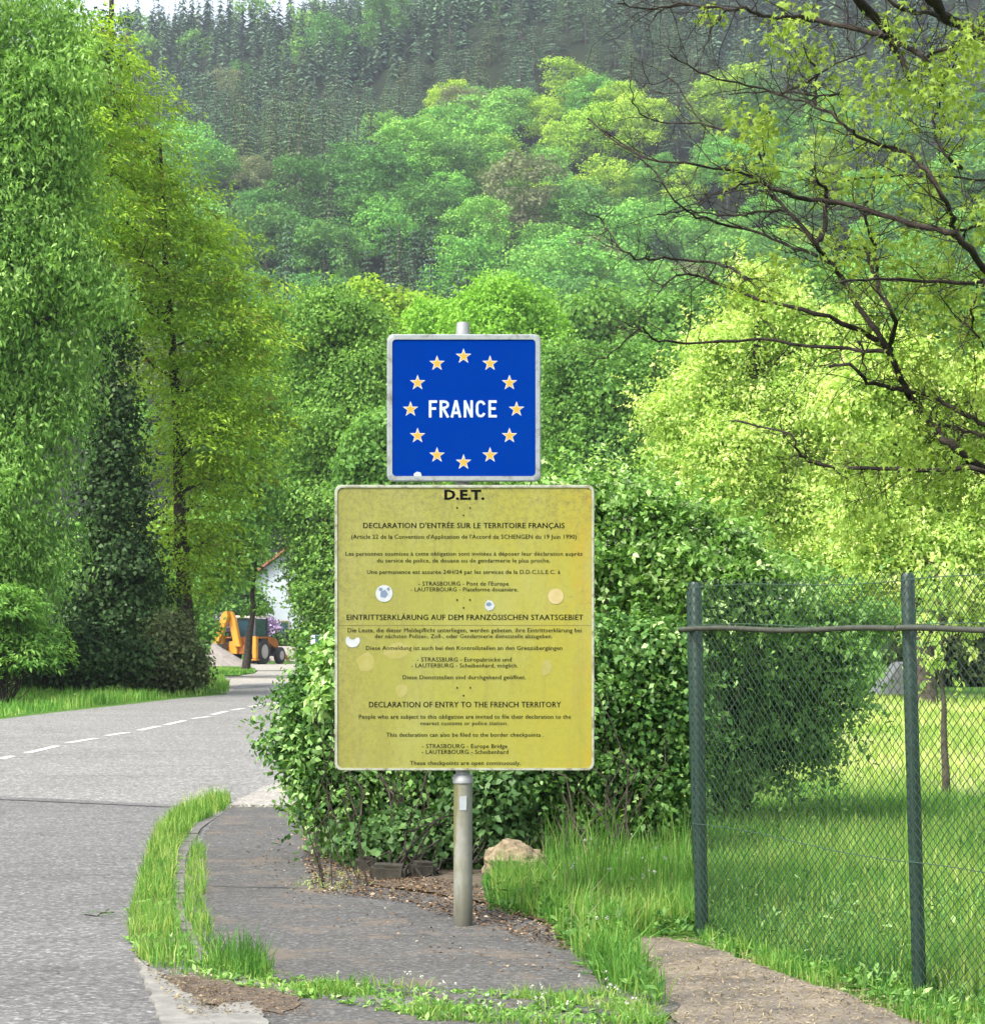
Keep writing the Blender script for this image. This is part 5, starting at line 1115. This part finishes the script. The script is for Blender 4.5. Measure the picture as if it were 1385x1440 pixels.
zones = [(1060, 185, 28, 30, 14), (1045, 240, 18, 10, 6), (1090, 225, 20, 14, 8), (1120, 60, 24, 14, 7), (1150, 75, 20, 10, 6), (1260, 40, 30, 16, 8), (1340, 100, 45, 40, 20), (1370, 50, 25, 20, 8), (1290, 130, 36, 26, 14), (1200, 120, 35, 20, 12), (1230, 170, 40, 18, 10), (1360, 160, 40, 30, 12), (1180, 260, 40, 16, 10), (1250, 260, 40, 18, 10), (1320, 260, 40, 18, 10), (1230, 340, 45, 26, 14), (1300, 350, 45, 26, 14), (1180, 350, 35, 14, 9), (1350, 400, 40, 26, 12), (1290, 430, 45, 24, 12), (1230, 400, 30, 12, 8), (1340, 470, 40, 26, 12), (1280, 510, 40, 24, 12), (1370, 540, 30, 20, 10), (1290, 600, 34, 34, 14), (1270, 640, 26, 16, 8), (1320, 670, 40, 40, 16), (1370, 640, 30, 20, 8), (1210, 690, 32, 26, 12), (1240, 720, 24, 14, 8), (1170, 660, 20, 8, 4), (1200, 640, 22, 8, 5), (1090, 400, 30, 10, 7), (1030, 410, 24, 8, 6), (1080, 370, 30, 10, 6), (1130, 20, 26, 8, 5), (1000, 20, 14, 5, 3), (1180, 750, 16, 7, 3), (1380, 300, 30, 14, 7)]
ap = np.array([(a[0] + tb)[:] for a in anchors])
for px, py, rp, nleaf, nt_ in zones:
    for _ in range(nt_):
        Yq = YT + r3.uniform(-.5, .6); c = Vector(W(px + r3.normal() * rp * .6, py + r3.normal() * rp * .55, Yq)) - tb
        tuft(c, max(3, int(nleaf / nt_ * 10)), .055, .037, .35 if py > 590 else .55)
        j = int(np.argmin(((ap - np.array((c + tb)[:])) ** 2).sum(1))); a0 = anchors[j][0]
        if (a0 - c).length < .9: addtw(wob(a0, c, 3, .06, r3), [.0028, .0022, .0018, .0012], 3)
tmr.children[-1].data = npmesh('twigs', twV, twF, [M['twigbark']]) if tmr.children and tmr.children[-1].name.startswith('twigs') else tmr.children[-1].data
for ch in tmr.children:
    if ch.name.startswith('twigs'): ch.data = npmesh('twigs', twV, twF, [M['twigbark']])
put('leaves', npmesh('leaves', LV, LF, [M['maple']], LA), tmr, kind='stuff')

# ------------------------------------------------------------------ distant yard: digger, heap, car, house, shelter
M['dyel'] = simple('digger_yellow', (.55, .25, .015), .45, 0, .12, 3); M['dorg'] = simple('digger_orange', (.45, .14, .015), .5, 0, .2, 3)
M['rubber'] = simple('rubber', (.03, .03, .03), .85); M['dgrey'] = simple('dark_steel', (.07, .07, .075), .6, .2)
M['glass'] = simple('tinted_glass', (.02, .06, .08), .1, 0, .1, 2, 0, .8); M['cream'] = simple('cream_paint', (.75, .72, .6), .5)
M['rimgrey'] = simple('wheel_rim', (.45, .42, .38), .6)
Yd = 132; ppmd = FPX / Yd
dig = empty('backhoe_digger', (X_at(357, Yd), Yd, float(gz(Yd))), R(68), label='yellow and orange backhoe digger parked at the end of the yard', cat='digger')
def prt(name, fn, mats, parent=dig, bev=.02, **k): mb = MB(); fn(mb); return mb.build(name, mats, parent, smooth=35, bev=bev, **k)
def wheel(x, y, r, wd):
    w_ = empty; mb = MB(); mb.tube([(x, y - wd / 2, r), (x, y - wd / 2 + .04, r), (x, y + wd / 2 - .04, r), (x, y + wd / 2, r)], [r * .88, r, r, r * .88], 28)
    t_ = mb.build('wheel', M['rubber'], dig, smooth=40); s = 1 if y > 0 else -1
    mb = MB(); mb.tube([(x, y + s * (wd / 2 + .005), r), (x, y + s * (wd / 2 + .02), r)], [r * .55, r * .45], 20); mb.build('rim', M['rimgrey'], t_)
for sy in (-1, 1): wheel(-.75, sy * .88, .72, .42); wheel(1.55, sy * .82, .48, .32)
prt('chassis', lambda m: (m.box((.3, 0, .75), (3.6, .95, .4)), m.box((1.2, 0, .55), (.3, 1.5, .2))), M['dgrey'])
prt('hood', lambda m: m.prism([(.35, .9), (2.15, .9), (2.15, 1.25), (1.9, 1.42), (.35, 1.62)], -.45, .45), M['dorg'])
prt('fender', lambda m: (m.box((-.75, .86, 1.5), (1.5, .5, .09)), m.box((-.75, -.86, 1.5), (1.5, .5, .09)), m.box((-.75, 0, 1.15), (1.3, 1.25, .75))), M['dorg'])
cabp = prt('cab', lambda m: ([m.box((x, y, 2.05), (.09, .09, 1.1)) for x in (-1.15, .3) for y in (-.68, .68)], m.box((-.42, 0, 1.52), (1.55, 1.45, .1))), M['dgrey'], bev=.01)
prt('glass', lambda m: m.box((-.42, 0, 2.05), (1.40, 1.33, 1.0)), M['glass'], cabp, .01)
prt('roof', lambda m: m.box((-.42, 0, 2.66), (1.7, 1.55, .13)), M['cream'], cabp, .04)
prt('work_light', lambda m: (m.box((-1.28, .5, 2.58), (.1, .2, .12)), m.box((-1.28, -.5, 2.58), (.1, .2, .12))), M['cream'], cabp, .01)
prt('boom', lambda m: m.prism([(-.25, 1.0), (.12, 1.0), (.48, 2.35), (.66, 2.6), (.58, 2.95), (.32, 2.95), (.12, 2.6)], -2.1, -1.8, ax='x'), M['dyel'])
prt('dipper', lambda m: m.prism([(.40, 3.0), (.70, 2.85), (1.32, 1.2), (1.02, 1.05), (.66, 1.8), (.34, 2.7)], -2.45, -2.12, ax='x'), M['dyel'])
prt('swing_post', lambda m: m.box((-1.85, .26, .95), (.3, .5, .7)), M['dyel'])
prt('bucket', lambda m: m.prism([(-2.75, 1.15), (-2.1, 1.15), (-1.95, .85), (-2.2, .55), (-2.7, .5), (-2.5, .75)], .55, 1.35), M['dgrey'])
for sy in (-1, 1): prt('stabiliser', lambda m: (m.box((-1.75, sy * 1.02, .95), (.28, .22, 1.25)), m.box((-1.75, sy * 1.02, .27), (.4, .36, .07))), M['dyel'])
prt('rear_frame', lambda m: m.box((-1.7, 0, .85), (.2, 2.0, .5)), M['dorg'])
prt('loader_arm', lambda m: [m.prism([(.4, 1.5), (2.6, .6), (3.0, .35), (2.9, .2), (2.3, .5), (.4, 1.25)], sy * .62 - .06, sy * .62 + .06) for sy in (-1, 1)], M['dorg'])
prt('loader_bucket', lambda m: m.prism([(2.95, .12), (3.75, .1), (3.7, .2), (3.15, .35), (3.1, .95), (2.95, 1.0)], -1.12, 1.12), M['rimgrey'])
# gravel heap
Yh = 118; hb = (X_at(284, Yh), Yh)
bm = bmesh.new(); bmesh.ops.create_grid(bm, x_segments=40, y_segments=40, size=2.6); r2 = np.random.RandomState(2)
for v in bm.verts:
    d = math.hypot(v.co.x * .62, v.co.y * .8); v.co.z = max(-.03, 1.55 * (1 - d / 1.55)) + (r2.uniform(-.03, .03) if d < 1.55 else 0)
    if v.co.z > 1.2: v.co.z = 1.2 + (v.co.z - 1.2) * .5
me = bpy.data.meshes.new('gravel_heap'); bm.to_mesh(me); bm.free(); me.materials.append(simple('gravel', (.30, .27, .24), .95, 0, .2, 3, .8, .1, 20)); me.shade_smooth()
put('gravel_heap', me, None, (*hb, float(gz(Yh)) + .012), label='pale grey-brown heap of gravel left of the digger', cat='gravel heap', kind='stuff')
# white car half hidden behind the left bush
Yc = 92
car = empty('parked_car', (X_at(462, Yc), Yc + 1.2, float(gz(Yc))), R(96), label='white car mostly hidden behind the left bush', cat='car')
M['carw'] = simple('white_car_paint', (.5, .52, .54), .3, 0, .03)
prof = [(-2.0, .3), (2.0, .3), (2.08, .6), (1.95, .85), (1.1, .98), (.55, 1.42), (-1.1, 1.48), (-1.85, 1.05), (-2.05, .9), (-2.1, .5)]
prt('body', lambda m: m.prism(prof, -.82, .82), M['carw'], car, .05)
for sy in (-1, 1):
    prt('side_window', lambda m: m.prism([(.95, 1.0), (.5, 1.34), (-1.0, 1.40), (-1.55, 1.06)], sy * .822, sy * .83), M['glass'], car, 0)
    for x in (-1.25, 1.3):
        mb = MB(); mb.tube([(x, sy * .68, .31), (x, sy * .835, .31)], .31, 20); wh = mb.build('wheel', M['rubber'], car, smooth=40)
        mb = MB(); mb.tube([(x, sy * .836, .31), (x, sy * .845, .31)], .19, 14); mb.build('rim', M['rimgrey'], wh)
    prt('tail_light', lambda m: m.box((-2.03, sy * .66, .85), (.1, .22, .2)), simple('red_lamp', (.5, .02, .02), .3), car, .01)
prt('rear_window', lambda m: m.prism([(-1.18, 1.44), (-1.14, 1.47), (-1.84, 1.09), (-1.86, 1.06)], -.66, .66), M['glass'], car, 0)
prt('bumper', lambda m: m.box((-2.07, 0, .45), (.14, 1.6, .22)), M['dgrey'], car, .03)
# house
Yo = 172; hx0 = X_at(358, Yo); g = float(gz(Yo)); HX, HD, EH, RH = 11.0, 9.0, 6.0, 10.2
house = empty('white_house', (hx0, Yo, g), label='white rendered house showing through the gap behind the digger', cat='house')
M['render'] = simple('white_render', (.45, .49, .54), .9, 0, .04, 1); M['tile'] = simple('red_tile', (.35, .12, .07), .85, 0, .2, 3)
mb = MB(); mb.prism([(0, 0), (HX, 0), (HX, EH), (HX / 2, RH - .25), (0, EH)], 0, HD); mb.build('wall', M['render'], house)
for s in (-1, 1):
    mb = MB(); e = HX / 2 + s * (HX / 2 + .5); n0 = EH - .35; mb.add([(HX / 2, -.5, RH), (e, -.5, n0), (e, HD + .5, n0), (HX / 2, HD + .5, RH), (HX / 2, -.5, RH + .2), (e, -.5, n0 + .2), (e, HD + .5, n0 + .2), (HX / 2, HD + .5, RH + .2)], [(0, 1, 2, 3), (4, 5, 6, 7), (0, 1, 5, 4), (1, 2, 6, 5), (2, 3, 7, 6), (3, 0, 4, 7)]); mb.build('roof', M['tile'], house)
for x, z in ((2.0, 1.3), (5.2, 1.3), (8.4, 1.3), (3.0, 4.2), (7.2, 4.2)):
    mb = MB(); mb.box((x, -.03, z + .65), (1.1, .08, 1.4)); wd_ = mb.build('window', simple('window_frame', (.3, .22, .15), .6), house); mb = MB(); mb.box((x, -.08, z + .65), (.9, .03, 1.2)); mb.build('pane', M['glass'], wd_)
mb = MB(); mb.box((HX * .7, HD * .5, RH - .6), (.7, .7, 1.8)); mb.build('chimney', M['tile'], house)
# low grey shelter in the meadow
Yg = 50; sh = empty('meadow_shelter', (X_at(1268, Yg), Yg, 0), label='low grey wedge-shaped cover standing on the meadow behind the fence', cat='shelter')
mb = MB(); mb.prism([(-.62, .1), (.62, .1), (.55, .16), (.12, .80), (-.10, .80), (-.60, .16)], -.6, .6); mb.build('cover', simple('grey_sheet', (.15, .16, .17), .7), sh, smooth=30, bev=.03)
mb = MB(); mb.box((0, 0, .05), (1.15, 1.1, .1)); mb.build('base', simple('red_base', (.25, .07, .05), .8), sh)

# ------------------------------------------------------------------ air
hm = bpy.data.materials.new('haze'); hm.use_nodes = True; t = hm.node_tree; t.nodes.clear()
pvn = N(t, 'ShaderNodeVolumePrincipled'); pvn.inputs['Color'].default_value = (.82, .90, 1, 1); pvn.inputs['Density'].default_value = .0002; pvn.inputs['Anisotropy'].default_value = .2
oo = N(t, 'ShaderNodeOutputMaterial'); t.links.new(pvn.outputs[0], oo.inputs['Volume'])
mb = MB(); mb.box((0, 1400, 158), (3400, 3800, 322)); hb_ = mb.build('haze', hm, kind='stuff')
